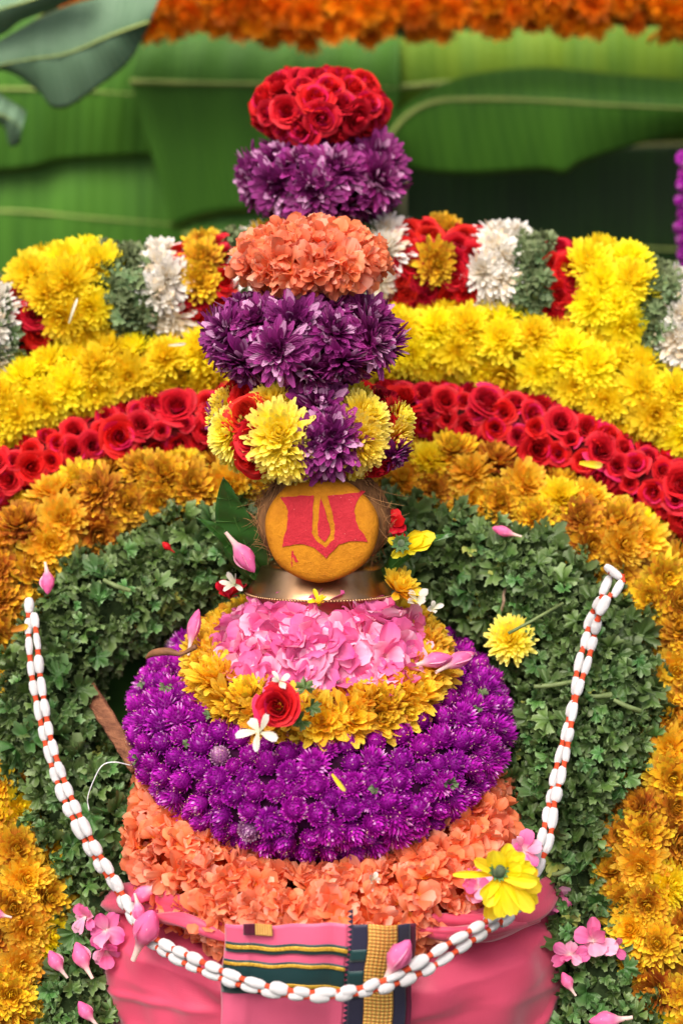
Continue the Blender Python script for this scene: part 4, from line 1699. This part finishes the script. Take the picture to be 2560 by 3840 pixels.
def cord():
    A = [(112, 2250), (108, 2330), (112, 2440), (125, 2560), (150, 2690), (175, 2800), (215, 2930), (275, 3070), (340, 3190), (400, 3280), (450, 3360), (500, 3450), (560, 3530),
         (690, 3610), (860, 3680), (1000, 3718), (1160, 3738), (1320, 3728), (1480, 3690), (1620, 3625), (1750, 3540), (1850, 3475), (1930, 3420), (1975, 3300), (2025, 3160), (2060, 3010), (2085, 2880),
         (2120, 2740), (2150, 2620), (2165, 2500), (2195, 2400), (2215, 2310), (2255, 2240), (2272, 2190), (2290, 2160)]
    B = [(128, 2300), (140, 2400), (150, 2520), (165, 2620), (185, 2740), (215, 2850), (255, 2960), (310, 3080), (365, 3190), (415, 3270), (470, 3370), (525, 3465), (600, 3530), (720, 3590), (880, 3660),
         (1010, 3700), (1160, 3722), (1320, 3712), (1470, 3665), (1600, 3590), (1730, 3510), (1840, 3445), (1945, 3380), (2005, 3280), (2060, 3140), (2080, 3000), (2115, 2860), (2138, 2730), (2160, 2610),
         (2200, 2490), (2225, 2390), (2250, 2290), (2290, 2230), (2330, 2190), (2325, 2150), (2290, 2145)]

    def depth(px, py, k):
        # the cord lies on the leaf garlands at its ends and swings out in front of the cloth below
        q = bank(px, py, (.086 if px < 1200 else .102 + (.022 if py < 2300 else 0)) + .01 * k)
        f = max(0, min(1, (py - 2900) / 420))
        f = f * f * (3 - 2 * f)
        xx = (px - 1245) / 870
        yf = CY - .278 * math.sqrt(max(.12, 1 - min(.97, xx * xx))) - .020
        return q.y * (1 - f) + min(yf, q.y) * f
    root = thing('cotton_cord', 'double white cotton cord tied with red thread, looped round the pot', 'cord', at(1160, 3738, -.2))

    def bead_mesh(seed):
        r = random.Random(seed)
        V = []; F = []; C = []
        nu, nv = 14, 12
        for j in range(nv + 1):
            u = j / nv
            rad = .50 + .50 * math.sin(PI * u) ** .45
            for i in range(nu):
                a = 2 * PI * i / nu
                w = 1 + r.uniform(-.05, .05) + .05 * math.sin(2 * a + seed)
                V.append((rad * w * math.cos(a), rad * w * math.sin(a), u - .5))
                C.append((u, .5, 0, 0))
        for j in range(nv):
            for i in range(nu):
                F.append((j * nu + i, j * nu + (i + 1) % nu, (j + 1) * nu + (i + 1) % nu, (j + 1) * nu + i))
        # short stray cotton hairs
        for k in range(60):
            a = r.random() * 6.28; u = r.uniform(.1, .9)
            rad = .40 + .60 * math.sin(PI * u) ** .55
            d = Vector((math.cos(a), math.sin(a), 0)); s_ = Vector((-d.y, d.x, 0))
            p = d * rad * .97 + Vector((0, 0, u - .5))
            e = p + d * r.uniform(.15, .4) + s_ * r.uniform(-.4, .4) + Vector((0, 0, r.uniform(-.12, .12)))
            b = len(V)
            V += [p - s_ * .025, p + s_ * .025, e]
            C += [(0, .5, 0, 0)] * 3
            F.append((b, b + 1, b + 2))
        mb = MB(); mb.add(V, F, C)
        return mb.mesh('cotton_tuft', M['cotton'])
    beads = [bead_mesh(i) for i in range(4)]
    mb = MB()
    V = []; F = []
    for j in range(5):
        u = j / 4
        rad = .85 + .25 * abs(u - .5) * 2 - .05 * (j % 2)
        for i in range(10):
            a = 2 * PI * i / 10
            V.append((rad * math.cos(a), rad * math.sin(a), u - .5))
    for j in range(4):
        for i in range(10):
            F.append((j * 10 + i, j * 10 + (i + 1) % 10, (j + 1) * 10 + (i + 1) % 10, (j + 1) * 10 + i))
    mb.add(V, F, [(0, .5, 0, 0)] * len(V))
    tie = mb.mesh('red_tie', M['tie'])
    for k, pts in enumerate((A, B)):
        P3 = [(at(x, y, depth(x, y, k)), .0052) for x, y in pts]
        path, L = smooth_path(P3, 600)
        ds = L / 599
        s = 0.0
        part('thread', tube_mesh(path[::6], 'thread', M['tie'], 6, .28), root)
        while s < L - .01:
            bl = random.uniform(.0135, .0200)
            i0 = min(599, int((s + bl / 2) / ds))
            p = Vector(path[i0][:3])
            t = (Vector(path[min(599, i0 + 8)][:3]) - Vector(path[max(0, i0 - 8)][:3])).normalized()
            fat = random.uniform(.0040, .0054) * (1.12 if p.z < .3 else 1)
            Mx = Matrix.Translation(p) @ t.to_track_quat('Z', 'Y').to_matrix().to_4x4() @ Matrix.Rotation(random.random() * 6, 4, 'Z') @ Matrix.Rotation(random.gauss(0, .06), 4, 'X') @ Matrix.Diagonal((fat, fat * random.uniform(.85, 1.1), bl * 1.06, 1))
            part('cotton_tuft', random.choice(beads), root, Mx)
            s += bl
            tl = random.uniform(.0038, .0068)
            i0 = min(599, int((s + tl / 2) / ds))
            p = Vector(path[i0][:3])
            t = (Vector(path[min(599, i0 + 6)][:3]) - Vector(path[max(0, i0 - 6)][:3])).normalized()
            Mx = Matrix.Translation(p) @ t.to_track_quat('Z', 'Y').to_matrix().to_4x4() @ Matrix.Diagonal((.0029, .0029, tl * 1.2, 1))
            part('red_tie', tie, root, Mx)
            s += tl


cord()

# ================================================================== LEAVES AND LOOSE FLOWERS
M['mango'] = plain('mango_leaf', (.026, .095, .014), (.018, .070, .010), .38, 30, .15, spec=.5)
M['vein'] = plain('leaf_vein', (.07, .16, .03), (.05, .13, .025), .5, 40, .1)


def lance_leaf(label, pts, half, nrm_tilt=0.0, fold=.35, name='mango_leaf'):
    """pts: 3D points of the midrib from stalk to tip; half: half width in metres"""
    path, L = smooth_path([(p, 0) for p in pts], 30)
    root = thing(name, label, 'leaf', pts[0])
    n = len(path)

    def fr(i):
        p = Vector(path[i][:3])
        t = (Vector(path[min(n - 1, i + 1)][:3]) - Vector(path[max(0, i - 1)][:3])).normalized()
        side = t.cross(EYE).normalized()
        nn = side.cross(t)
        side = (side * math.cos(nrm_tilt) + nn * math.sin(nrm_tilt)).normalized()
        return p, t, side, side.cross(t)

    def fn(u, v):
        i = int(round(u * (n - 1)))
        p, t, side, nn = fr(i)
        w = half * math.sin(PI * min(1, .03 + u ** .85 * .97)) ** .8
        s = (v - .5) * 2
        return p + side * w * s + nn * (abs(s) * w * fold + .0010 * math.sin(u * 30 + s * 2))
    part('blade', grid_mesh('blade', fn, n - 1, 8, M['mango'], .0006), root)
    q = np.array([(*(Vector(path[i][:3]) + fr(i)[3] * .0003 + EYE * .0004), .0009 * (1.2 - i / n)) for i in range(n)])
    part('midrib', tube_mesh(q, 'midrib', M['vein'], 6), root)
    for k in range(5, 26, 3):
        p, t, side, nn = fr(k)
        w = half * math.sin(PI * min(1, .03 + (k / (n - 1)) ** .85 * .97)) ** .8
        for s in (-1, 1):
            e = np.array([(*(p + (side * s * w * f + t * w * .55 * f + nn * (f * w * fold)) + EYE * .0009), .0003) for f in (0, .45, .9)])
            part('vein', tube_mesh(e, 'vein', M['vein'], 4), root)
    return root


lance_leaf('upright dark green mango leaf beside the coconut, its pale midrib showing', [at(985, 2185, .075), at(930, 2060, .065), at(875, 1930, .06), at(838, 1790, .05)], .021, .25)
lance_leaf('thin mango leaf slanting out behind the pale pink bud', [at(985, 2190, .07), at(900, 2085, .05), at(810, 1990, .035), at(735, 1940, .03)], .0095, -.5)
lance_leaf('long mango leaf seen edge on beside the yellow withered flower', [at(1415, 2190, .06), at(1480, 2115, .045), at(1580, 2040, .035), at(1705, 2003, .03)], .0095, .75, .2)


def loose_bud(label, a, b, W, seed, mat='ole', cat='flower bud', group=None, name='oleander_bud'):
    """bud from its stalk end a to its swollen end b"""
    d = b - a
    root = thing(name, label, cat, a, group)
    W = min(W * .62, d.length * .46)
    mb = bud_mb(d.length * 1.06, W, seed)
    Mx = Matrix.Translation(a) @ d.normalized().to_track_quat('Z', 'Y').to_matrix().to_4x4()
    part('wrapped_petals', mb.mesh('wrapped_petals', M[mat]), root, Mx)
    r = random.Random(seed)
    mb = MB()
    for i in range(2):
        petal(mb, (0, 0, 0), i * 2.3 + r.random(), d.length * .52, W * .85, 1.42 - .1 * i, .25, .8, P_broad, 6, 4, r.random(), .6, .3, .1, rand=r)
    part('petal', mb.mesh('petal', M[mat]), root, Mx @ Matrix.Translation((0, 0, d.length * .42)))
    return root


def lf(px, py, up=.085):
    return bank(px, py, up)


loose_bud('pale pink oleander bud resting on the mango leaf beside the coconut', at(846, 1996, .005), at(948, 2138, -.01), .030, 1)
loose_bud('small pink oleander bud hanging from its pale tube above the cord end', lf(170, 2108, .10), lf(178, 2222, .10), .028, 2)
loose_bud('tiny magenta bud lying on the leaf garland below the bronze flowers', lf(655, 2072, .085), lf(612, 2035, .085), .022, 3, 'rose')
loose_bud('slim pink bud with a cream tip under the bronze flowers', lf(1955, 2012, .075), lf(1850, 1980, .075), .018, 4)
loose_bud('deep pink bud pair pointing outward over the purple globes', ringp(.128, .062, R(62)), ringp(.152, .062, R(80)), .026, 5)
loose_bud('paler pink bud lying beside the deep pink one on amber petals', ringp(.105, .066, R(58)), ringp(.135, .070, R(70)), .026, 6)
loose_bud('pink bud with a cream stalk sticking up before the brass neck', ringp(.045, .105, R(75)), ringp(.065, .078, R(60)), .026, 7)
loose_bud('pink bud standing at the edge of the amber petals above purple globes', ringp(.128, .055, R(-82)), ringp(.118, .088, R(-95)), .022, 8)
loose_bud('large pink bud hanging upside down from the cotton cord', at(500, 3600, -.155), at(570, 3425, -.16), .044, 9)
loose_bud('slim pink bud tucked against the cotton cord above the large bud', at(505, 3350, -.13), at(522, 3455, -.14), .030, 10)
loose_bud('long pink bud lying over the cloth folds beside the coral garland', at(610, 3305, -.125), at(500, 3375, -.12), .026, 11)
loose_bud('pink bud caught on the cord against the gold border band', at(1436, 3690, -.245), at(1530, 3535, -.24), .056, 12)
loose_bud('slender pink bud dropping below the blossom cluster by the cloth', bank(255, 3668, .055), bank(190, 3570, .055), .028, 13)
loose_bud('pink bud hanging from the blossom cluster, cream tube downward', bank(348, 3670, .06), bank(290, 3540, .06), .040, 14)
loose_bud('thin pink bud upright against the edge of the cloth', at(390, 3470, -.08), at(400, 3590, -.08), .022, 15)
loose_bud('pink bud hanging beside the cloth under the blossoms on the leaves', bank(2158, 3735, .06), bank(2110, 3650, .06), .030, 16)
loose_bud('hot pink bud lying low on the leaves beside the cloth', bank(370, 3850, .06), bank(300, 3760, .06), .044, 17)
loose_bud('pink bud lying flat on the leaves at the foot of the bank', bank(2370, 3815, .068), bank(2215, 3830, .068), .036, 18)
loose_bud('sliver of pink bud on the bronze flowers at the ring side', bank(45, 3440, .075), bank(-40, 3415, .075), .026, 19)


def blossom(label, p, n, sc, kind='ole', name='oleander_blossom', seed=0, cat='flower', npet=6, Rr=.022, W=.75, mat=None, disc=None, group=None):
    """a loose flower, each petal a part of its own"""
    r = random.Random(seed)
    root = thing(name, label, cat, p, group)
    Mx = frame(p, n, r.random() * 6, sc)
    for i in range(npet):
        mb = MB()
        petal(mb, (0, 0, .001 * i), i * 2 * PI / npet + r.uniform(-.2, .2), Rr * r.uniform(.72, 1.12), Rr * W * r.uniform(.8, 1.15), r.uniform(.1, 1.2), r.uniform(-1.0, .2),
              r.uniform(.1, .5), P_fan if W > .4 else P_strap, 6, 4, r.random(), r.random(), r.uniform(-.4, .4), .14 if W > .4 else .03, rand=r)
        part('petal', mb.mesh('petal', M[mat or kind]), root, Mx)
    if disc:
        mb = MB()
        ball(mb, (0, 0, .0005), Rr * .18, Rr * .18, Rr * .12, 10, 6)
        part('flower_centre', mb.mesh('flower_centre', M[disc]), root, Mx)
    return root


blossom('open pink oleander blossom on the leaves beside the cloth edge', bank(405, 3490, .058), EYE + Vector((-.3, 0, .2)), 1.0, seed=21)
blossom('crumpled pink oleander blossom below the open one at the cloth edge', bank(395, 3560, .058), EYE + Vector((.2, 0, -.2)), .95, seed=22)
blossom('pale pink petals spread on the leaves outside the cloth edge', bank(330, 3440, .058), EYE + Vector((-.5, 0, .3)), .8, seed=23)
blossom('pink oleander blossom fallen between coral garland and yellow flower', at(1795, 3330, -.14), EYE + Vector((-.2, 0, .3)), .9, seed=24)
blossom('pink oleander blossom behind the upturned yellow flower', at(1962, 3190, -.11), EYE + Vector((0, 0, .4)), .95, seed=25)
blossom('mauve pink petals hanging at the cloth corner below the cord', at(2060, 3370, -.05), EYE + Vector((.5, 0, -.1)), .95, seed=26)
blossom('bright pink blossom lying on the leaves below the bronze flowers', bank(2220, 3530, .058), EYE + Vector((.1, 0, .5)), 1.05, seed=27)
blossom('magenta pink blossom beside the bright pink one on the leaves', bank(2140, 3580, .058), EYE + Vector((-.5, 0, .2)), .85, seed=28)
blossom('single pink petal pair fallen beside the bright pink blossom', bank(2295, 3550, .058), EYE + Vector((.5, 0, -.2)), .65, seed=29, npet=3)
blossom('white jasmine flower on the purple globes under the red rose', at(975, 2748, -.145), EYE + Vector((-.5, 0, 1.0)), .95, 'white', 'jasmine_flower', 31, W=.42, npet=5)
blossom('white jasmine flower standing between red rose and pink petals', at(1048, 2560, -.115), EYE + Vector((.1, 0, 1.4)), .65, 'white', 'jasmine_flower', 32, W=.42, npet=4)
blossom('white jasmine flower tucked beside the brass rim and amber flower', at(1560, 2255, .02), EYE + Vector((.1, 0, .4)), .7, 'white', 'jasmine_flower', 33, W=.5, npet=5)
blossom('small white jasmine flower lying on the leaves beside the brass neck', at(1618, 2285, .02), EYE + Vector((.4, 0, .4)), .5, 'white', 'jasmine_flower', 34, W=.5, npet=4)
blossom('faded white petals in the shade under the mango leaves', at(885, 2195, .05), EYE + Vector((-.6, 0, .8)), .75, 'white', 'jasmine_flower', 35, W=.35, npet=5)
blossom('faded white flower caught in the coral garland', at(1388, 3300, -.165), EYE + Vector((.6, 0, .3)), .5, 'white', 'jasmine_flower', 36, W=.5, npet=5)
blossom('small yellow petals peeping between pink heap and brass neck', at(1195, 2268, -.012), Vector((0, -.2, 1)), .6, 'ymum', 'yellow_petals', 37, W=.4, npet=6, disc='corey')


def whole_flower(label, key, p, n, sc, v=0, name=None, cat='flower', extra=None, spin=0.3):
    root = thing(name or K[key].name, label, cat, p)
    Mx = frame(p, n, spin, sc)
    part('petals', K[key].mesh[v], root, Mx)
    mb = MB()
    ball(mb, (0, 0, -.004), .006, .006, .005, 12, 8)
    part('calyx', mb.mesh('calyx', M['calyx']), root, Mx)
    if extra:
        pts = np.array([(*q, .0016) for q in extra])
        part('stalk', tube_mesh(pts, 'stalk', M['stem'], 8), root)
    return root


def hero_rose():
    p = at(1040, 2648, -.125)
    root = thing('red_rose', 'single open red rose set on the amber flowers above purple globes', 'rose', p)
    V, F, C = K['rose'].raw[1]
    Mx = frame(p, EYE + Vector((-.15, 0, .15)), .7, 1.15)
    per = 6 * 7
    pf = 5 * 6
    for i in range(len(V) // per):
        me = make_mesh('petal', V[i * per:(i + 1) * per], [tuple(q - i * per for q in f) for f in F[i * pf:(i + 1) * pf]], C[i * per:(i + 1) * per], M['rose'])
        part('petal', me, root, Mx)
    for i, (dx, dy) in enumerate(((.026, .012), (.022, -.02), (.030, -.006))):
        q = p + Vector((dx, .012, dy))
        part('leaf', K['leaf'].mesh[i], root, frame(q, EYE + Vector((.3, 0, .2)), i * 2.0, .9))


hero_rose()
whole_flower('amber flower lying on its side against the brass rim', 'amum', at(1490, 2215, .03), Vector((.45, -.25, .8)), .8, 1, 'amber_flower')
whole_flower('lemon yellow flower lying on the leaf garland by its cut stalk', 'lmum', bank(1915, 2400, .068), EYE + Vector((-.3, 0, .35)), .92, 1,
             extra=[bank(1905, 2375, .11), bank(1990, 2330, .11), bank(2110, 2262, .10)])


def upturned():
    p = at(1880, 3275, -.19)
    root = thing('yellow_flower', 'large yellow flower turned back to front on the cord with its green calyx', 'flower', p)
    r = random.Random(5)
    s = px2m(p)
    ends = [(1690, 3275, 24), (1830, 3175, 55), (1905, 3165, 50), (1965, 3195, 48), (1990, 3225, 46), (2015, 3265, 48), (2020, 3305, 46), (2015, 3345, 48), (2005, 3385, 56), (1960, 3400, 58), (1815, 3390, 52),
            (1830, 3440, 62), (1985, 3300, 60), (1990, 3370, 60), (1950, 3235, 56), (1775, 3215, 40)]
    ends += [(1925, 3180, 50), (2000, 3245, 50), (2022, 3325, 50), (1990, 3405, 54), (1920, 3420, 56), (1870, 3420, 54), (1800, 3350, 40), (1850, 3180, 46), (2010, 3290, 52)]
    for k, (ex, ey, w) in enumerate(ends):
        e = at(ex, ey, -.19 + r.uniform(-.012, .004))
        d = e - p
        mb = MB()
        petal(mb, (0, 0, 0), 0, d.length, w * s * 1.15, r.uniform(.1, .35), r.uniform(-.6, -.1), r.uniform(.15, .45), P_strap, 8, 6, r.uniform(.3, 1), .8, r.uniform(-.3, .3), .04, rand=r)
        x = d.normalized()
        z = (EYE - x * EYE.dot(x)).normalized()
        y = z.cross(x)
        Mx = Matrix.Translation(p + EYE * .0007 * k) @ Matrix((x, y, z)).transposed().to_4x4()
        part('petal', mb.mesh('petal', M['ymum']), root, Mx)
    mb = MB()
    ball(mb, (0, 0, 0), .0075, .0070, .0085, 14, 10)
    cp = at(1868, 3265, -.205)
    part('calyx', mb.mesh('calyx', M['calyx']), root, Matrix.Translation(cp))
    mb = MB()
    for i in range(12):
        petal(mb, (0, 0, 0), i * GA, .010, .004, .55, -.3, .2, P_point, 3, 2, r.random(), 0, rand=r)
    part('sepals', mb.mesh('sepals', M['leaf']), root, frame(cp, EYE, 0, 1.1))


upturned()


def withered():
    p = at(1520, 2045, .03)
    root = thing('withered_yellow_flower', 'withered yellow flower with a grey green calyx above the edge-on leaf', 'flower', p)
    r = random.Random(9)
    for (ex, ey, w) in ((1450, 2020, 34), (1465, 2090, 36), (1590, 2000, 60), (1635, 2005, 58), (1620, 2030, 60), (1560, 2075, 44), (1500, 2090, 40)):
        e = at(ex, ey, .02)
        d = e - p
        x = d.normalized(); z = (EYE - x * EYE.dot(x)).normalized(); y = z.cross(x)
        mb = MB()
        petal(mb, (0, 0, 0), 0, d.length, w * px2m(p), .4, -.7, .4, P_strap, 6, 4, r.uniform(.4, 1), .8, r.uniform(-.4, .4), .12, rand=r)
        part('petal', mb.mesh('petal', M['ymum']), root, Matrix.Translation(p) @ Matrix((x, y, z)).transposed().to_4x4())
    mb = MB()
    ball(mb, (0, 0, 0), .008, .007, .008, 14, 10)
    part('calyx', mb.mesh('calyx', M['calyx']), root, Matrix.Translation(at(1503, 2038, .018)))
    for k in range(9):
        mb = MB()
        petal(mb, (0, 0, 0), k * .7, .011, .0045, .5, -.4, .2, P_point, 3, 2, .4, 0, rand=r)
        part('sepal', mb.mesh('sepal', M['leaf']), root, frame(at(1503, 2038, .014), EYE, 0, 1))


withered()
blossom('torn crimson rose petals behind the withered yellow flower', at(1478, 1980, .045), EYE + Vector((0, 0, .4)), .75, 'rose', 'rose_petals', 41, W=.7, npet=7)
blossom('dark red rose petals wedged under the mango leaves beside the brass rim', at(862, 2250, .06), Vector((0, -.1, 1)), 1.0, 'drose', 'rose_petals', 42, W=.8, npet=6)


def single_petal(label, p, n, spin, L, W, mat, name='fallen_petal', curl=-.6):
    r = random.Random(int(L * 1e5))
    mb = MB()
    petal(mb, (-L / 2, 0, 0), 0, L, W, .3, curl, .4, P_strap, 8, 4, .6, .7, .4, .05, rand=r)
    o = part(name, mb.mesh(name, M[mat]), None, frame(p, n, spin, 1))
    return tag(o, label, 'petal')


single_petal('curved yellow petal stuck on the front of the purple globes', at(1270, 2935, -.17), EYE, -.9, .020, .0045, 'lmum')
single_petal('yellow petal lying on the leaves beside the cord end', lf(75, 2355, .09), EYE, .3, .018, .007, 'omum')
single_petal('pale yellow petal on top of the bronze flowers under roses', bank(2215, 1740, .05), EYE, -.1, .024, .008, 'lmum')
single_petal('white curled petal between the amber ring and purple globes', ringp(.122, .046, R(105)), EYE, .3, .020, .005, 'white')
single_petal('white stamen petals drooping over the big yellow stripe', bank(275, 1165, .06), EYE, 1.25, .028, .0030, 'white')
single_petal('white petal lying on the yellow garland near the near purple ball', bank(665, 1292, .045), EYE, .1, .018, .0035, 'white')

# dried stem and other small things
M['dry'] = plain('dry_brown_stem', (.26, .11, .045), (.15, .06, .025), .7, 60, .3)
M['wood'] = plain('rough_brown_wood', (.26, .105, .050), (.11, .038, .018), .85, 45, .9, 120, dist=.004, stretch=(1, 1, 4))
M['jute'] = plain('jute_fibre', (.30, .22, .15), (.16, .11, .07), .9, 200, .6)
M['thread'] = plain('white_thread', (.78, .80, .82), (.66, .7, .74), .7, 90, .1)


def strip(name, label, cat, pts, mat, k=8):
    path, _ = smooth_path(pts, 40)
    return tag(part(name, tube_mesh(path, name, M[mat], k)), label, cat)


a0 = ringp(.155, .045, R(-62)); a1 = ringp(.115, .068, R(-60))
strip('dried_stem', 'curved brown dried flower stem lying over the purple globes', 'stem',
      [(at(548, 2468, -.06), .0012), (at(575, 2450, -.065), .0034), (at(630, 2443, -.07), .0040), (at(680, 2452, -.075), .0020), (at(735, 2425, -.08), .0026)], 'dry')


def wood():
    a, b = at(320, 2565, .075), at(520, 2880, -.02)
    d = (b - a).normalized()
    side = d.cross(EYE).normalized()
    nn = side.cross(d)
    V = []; F = []; C = []
    n, k = 26, 12
    for i in range(n + 1):
        p = a.lerp(b, i / n)
        for j in range(k):
            an = 2 * PI * j / k
            w = 1 + .06 * math.sin(i * 1.3 + j) + .05 * math.sin(j * 2.7 + i * .5)
            cx, cy = math.copysign(abs(math.cos(an)) ** .5, math.cos(an)), math.copysign(abs(math.sin(an)) ** .5, math.sin(an))
            V.append(p + (side * cx * .0085 + nn * cy * .006) * w)
            C.append((0, .5, 0, 0))
    for i in range(n):
        for j in range(k):
            F.append((i * k + j, i * k + (j + 1) % k, (i + 1) * k + (j + 1) % k, (i + 1) * k + j))
    F.append(tuple(range(k))[::-1]); F.append(tuple(n * k + j for j in range(k)))
    mb = MB(); mb.add(V, F, C)
    tag(part('wooden_stick', mb.mesh('wooden_stick', M['wood'])), 'rough brown wooden stick crossing the gap beside the purple globes', 'stick')


wood()
strip('white_thread', 'loose white thread end curling on the leaves beside the coral garland', 'thread',
      [(at(490, 2870, -.06), .0006), (at(430, 2858, -.07), .0006), (at(385, 2870, -.07), .0006), (at(355, 2920, -.07), .0006), (at(330, 2990, -.07), .0006), (at(335, 3040, -.07), .0006)], 'thread', 6)
strip('jute_string', 'twist of brown jute string crossing the leaves above the lemon flower', 'string',
      [(bank(1915, 2110, .05), .0010), (bank(1908, 2180, .066), .0017), (bank(1888, 2225, .070), .0015), (bank(1886, 2265, .068), .0018), (bank(1860, 2340, .05), .0008)], 'jute')
for i, (x0, y0, x1, y1, lab) in enumerate((
        (2000, 2575, 2150, 2555, 'pale green leaf stalk lying across the leaves below the lemon flower'),
        (2195, 2610, 2290, 2605, 'thick cut green stalk end beside the cotton cord'),
        (2300, 2625, 2400, 2665, 'thin cut stalk end near the bronze flowers'),
        (2070, 3280, 2130, 3260, 'short cut stalk with a brown end below the cord'),
        (490, 2215, 390, 2175, 'long slim stalk lying on the leaves near the small hanging bud'))):
    strip('cut_stalk', lab, 'stalk', [(bank(x0, y0, .085), .0022), (bank((x0 + x1) / 2, (y0 + y1) / 2 + 4, .088), .0026), (bank(x1, y1, .085), .0034 if i in (1, 3) else .0022)], 'stem')
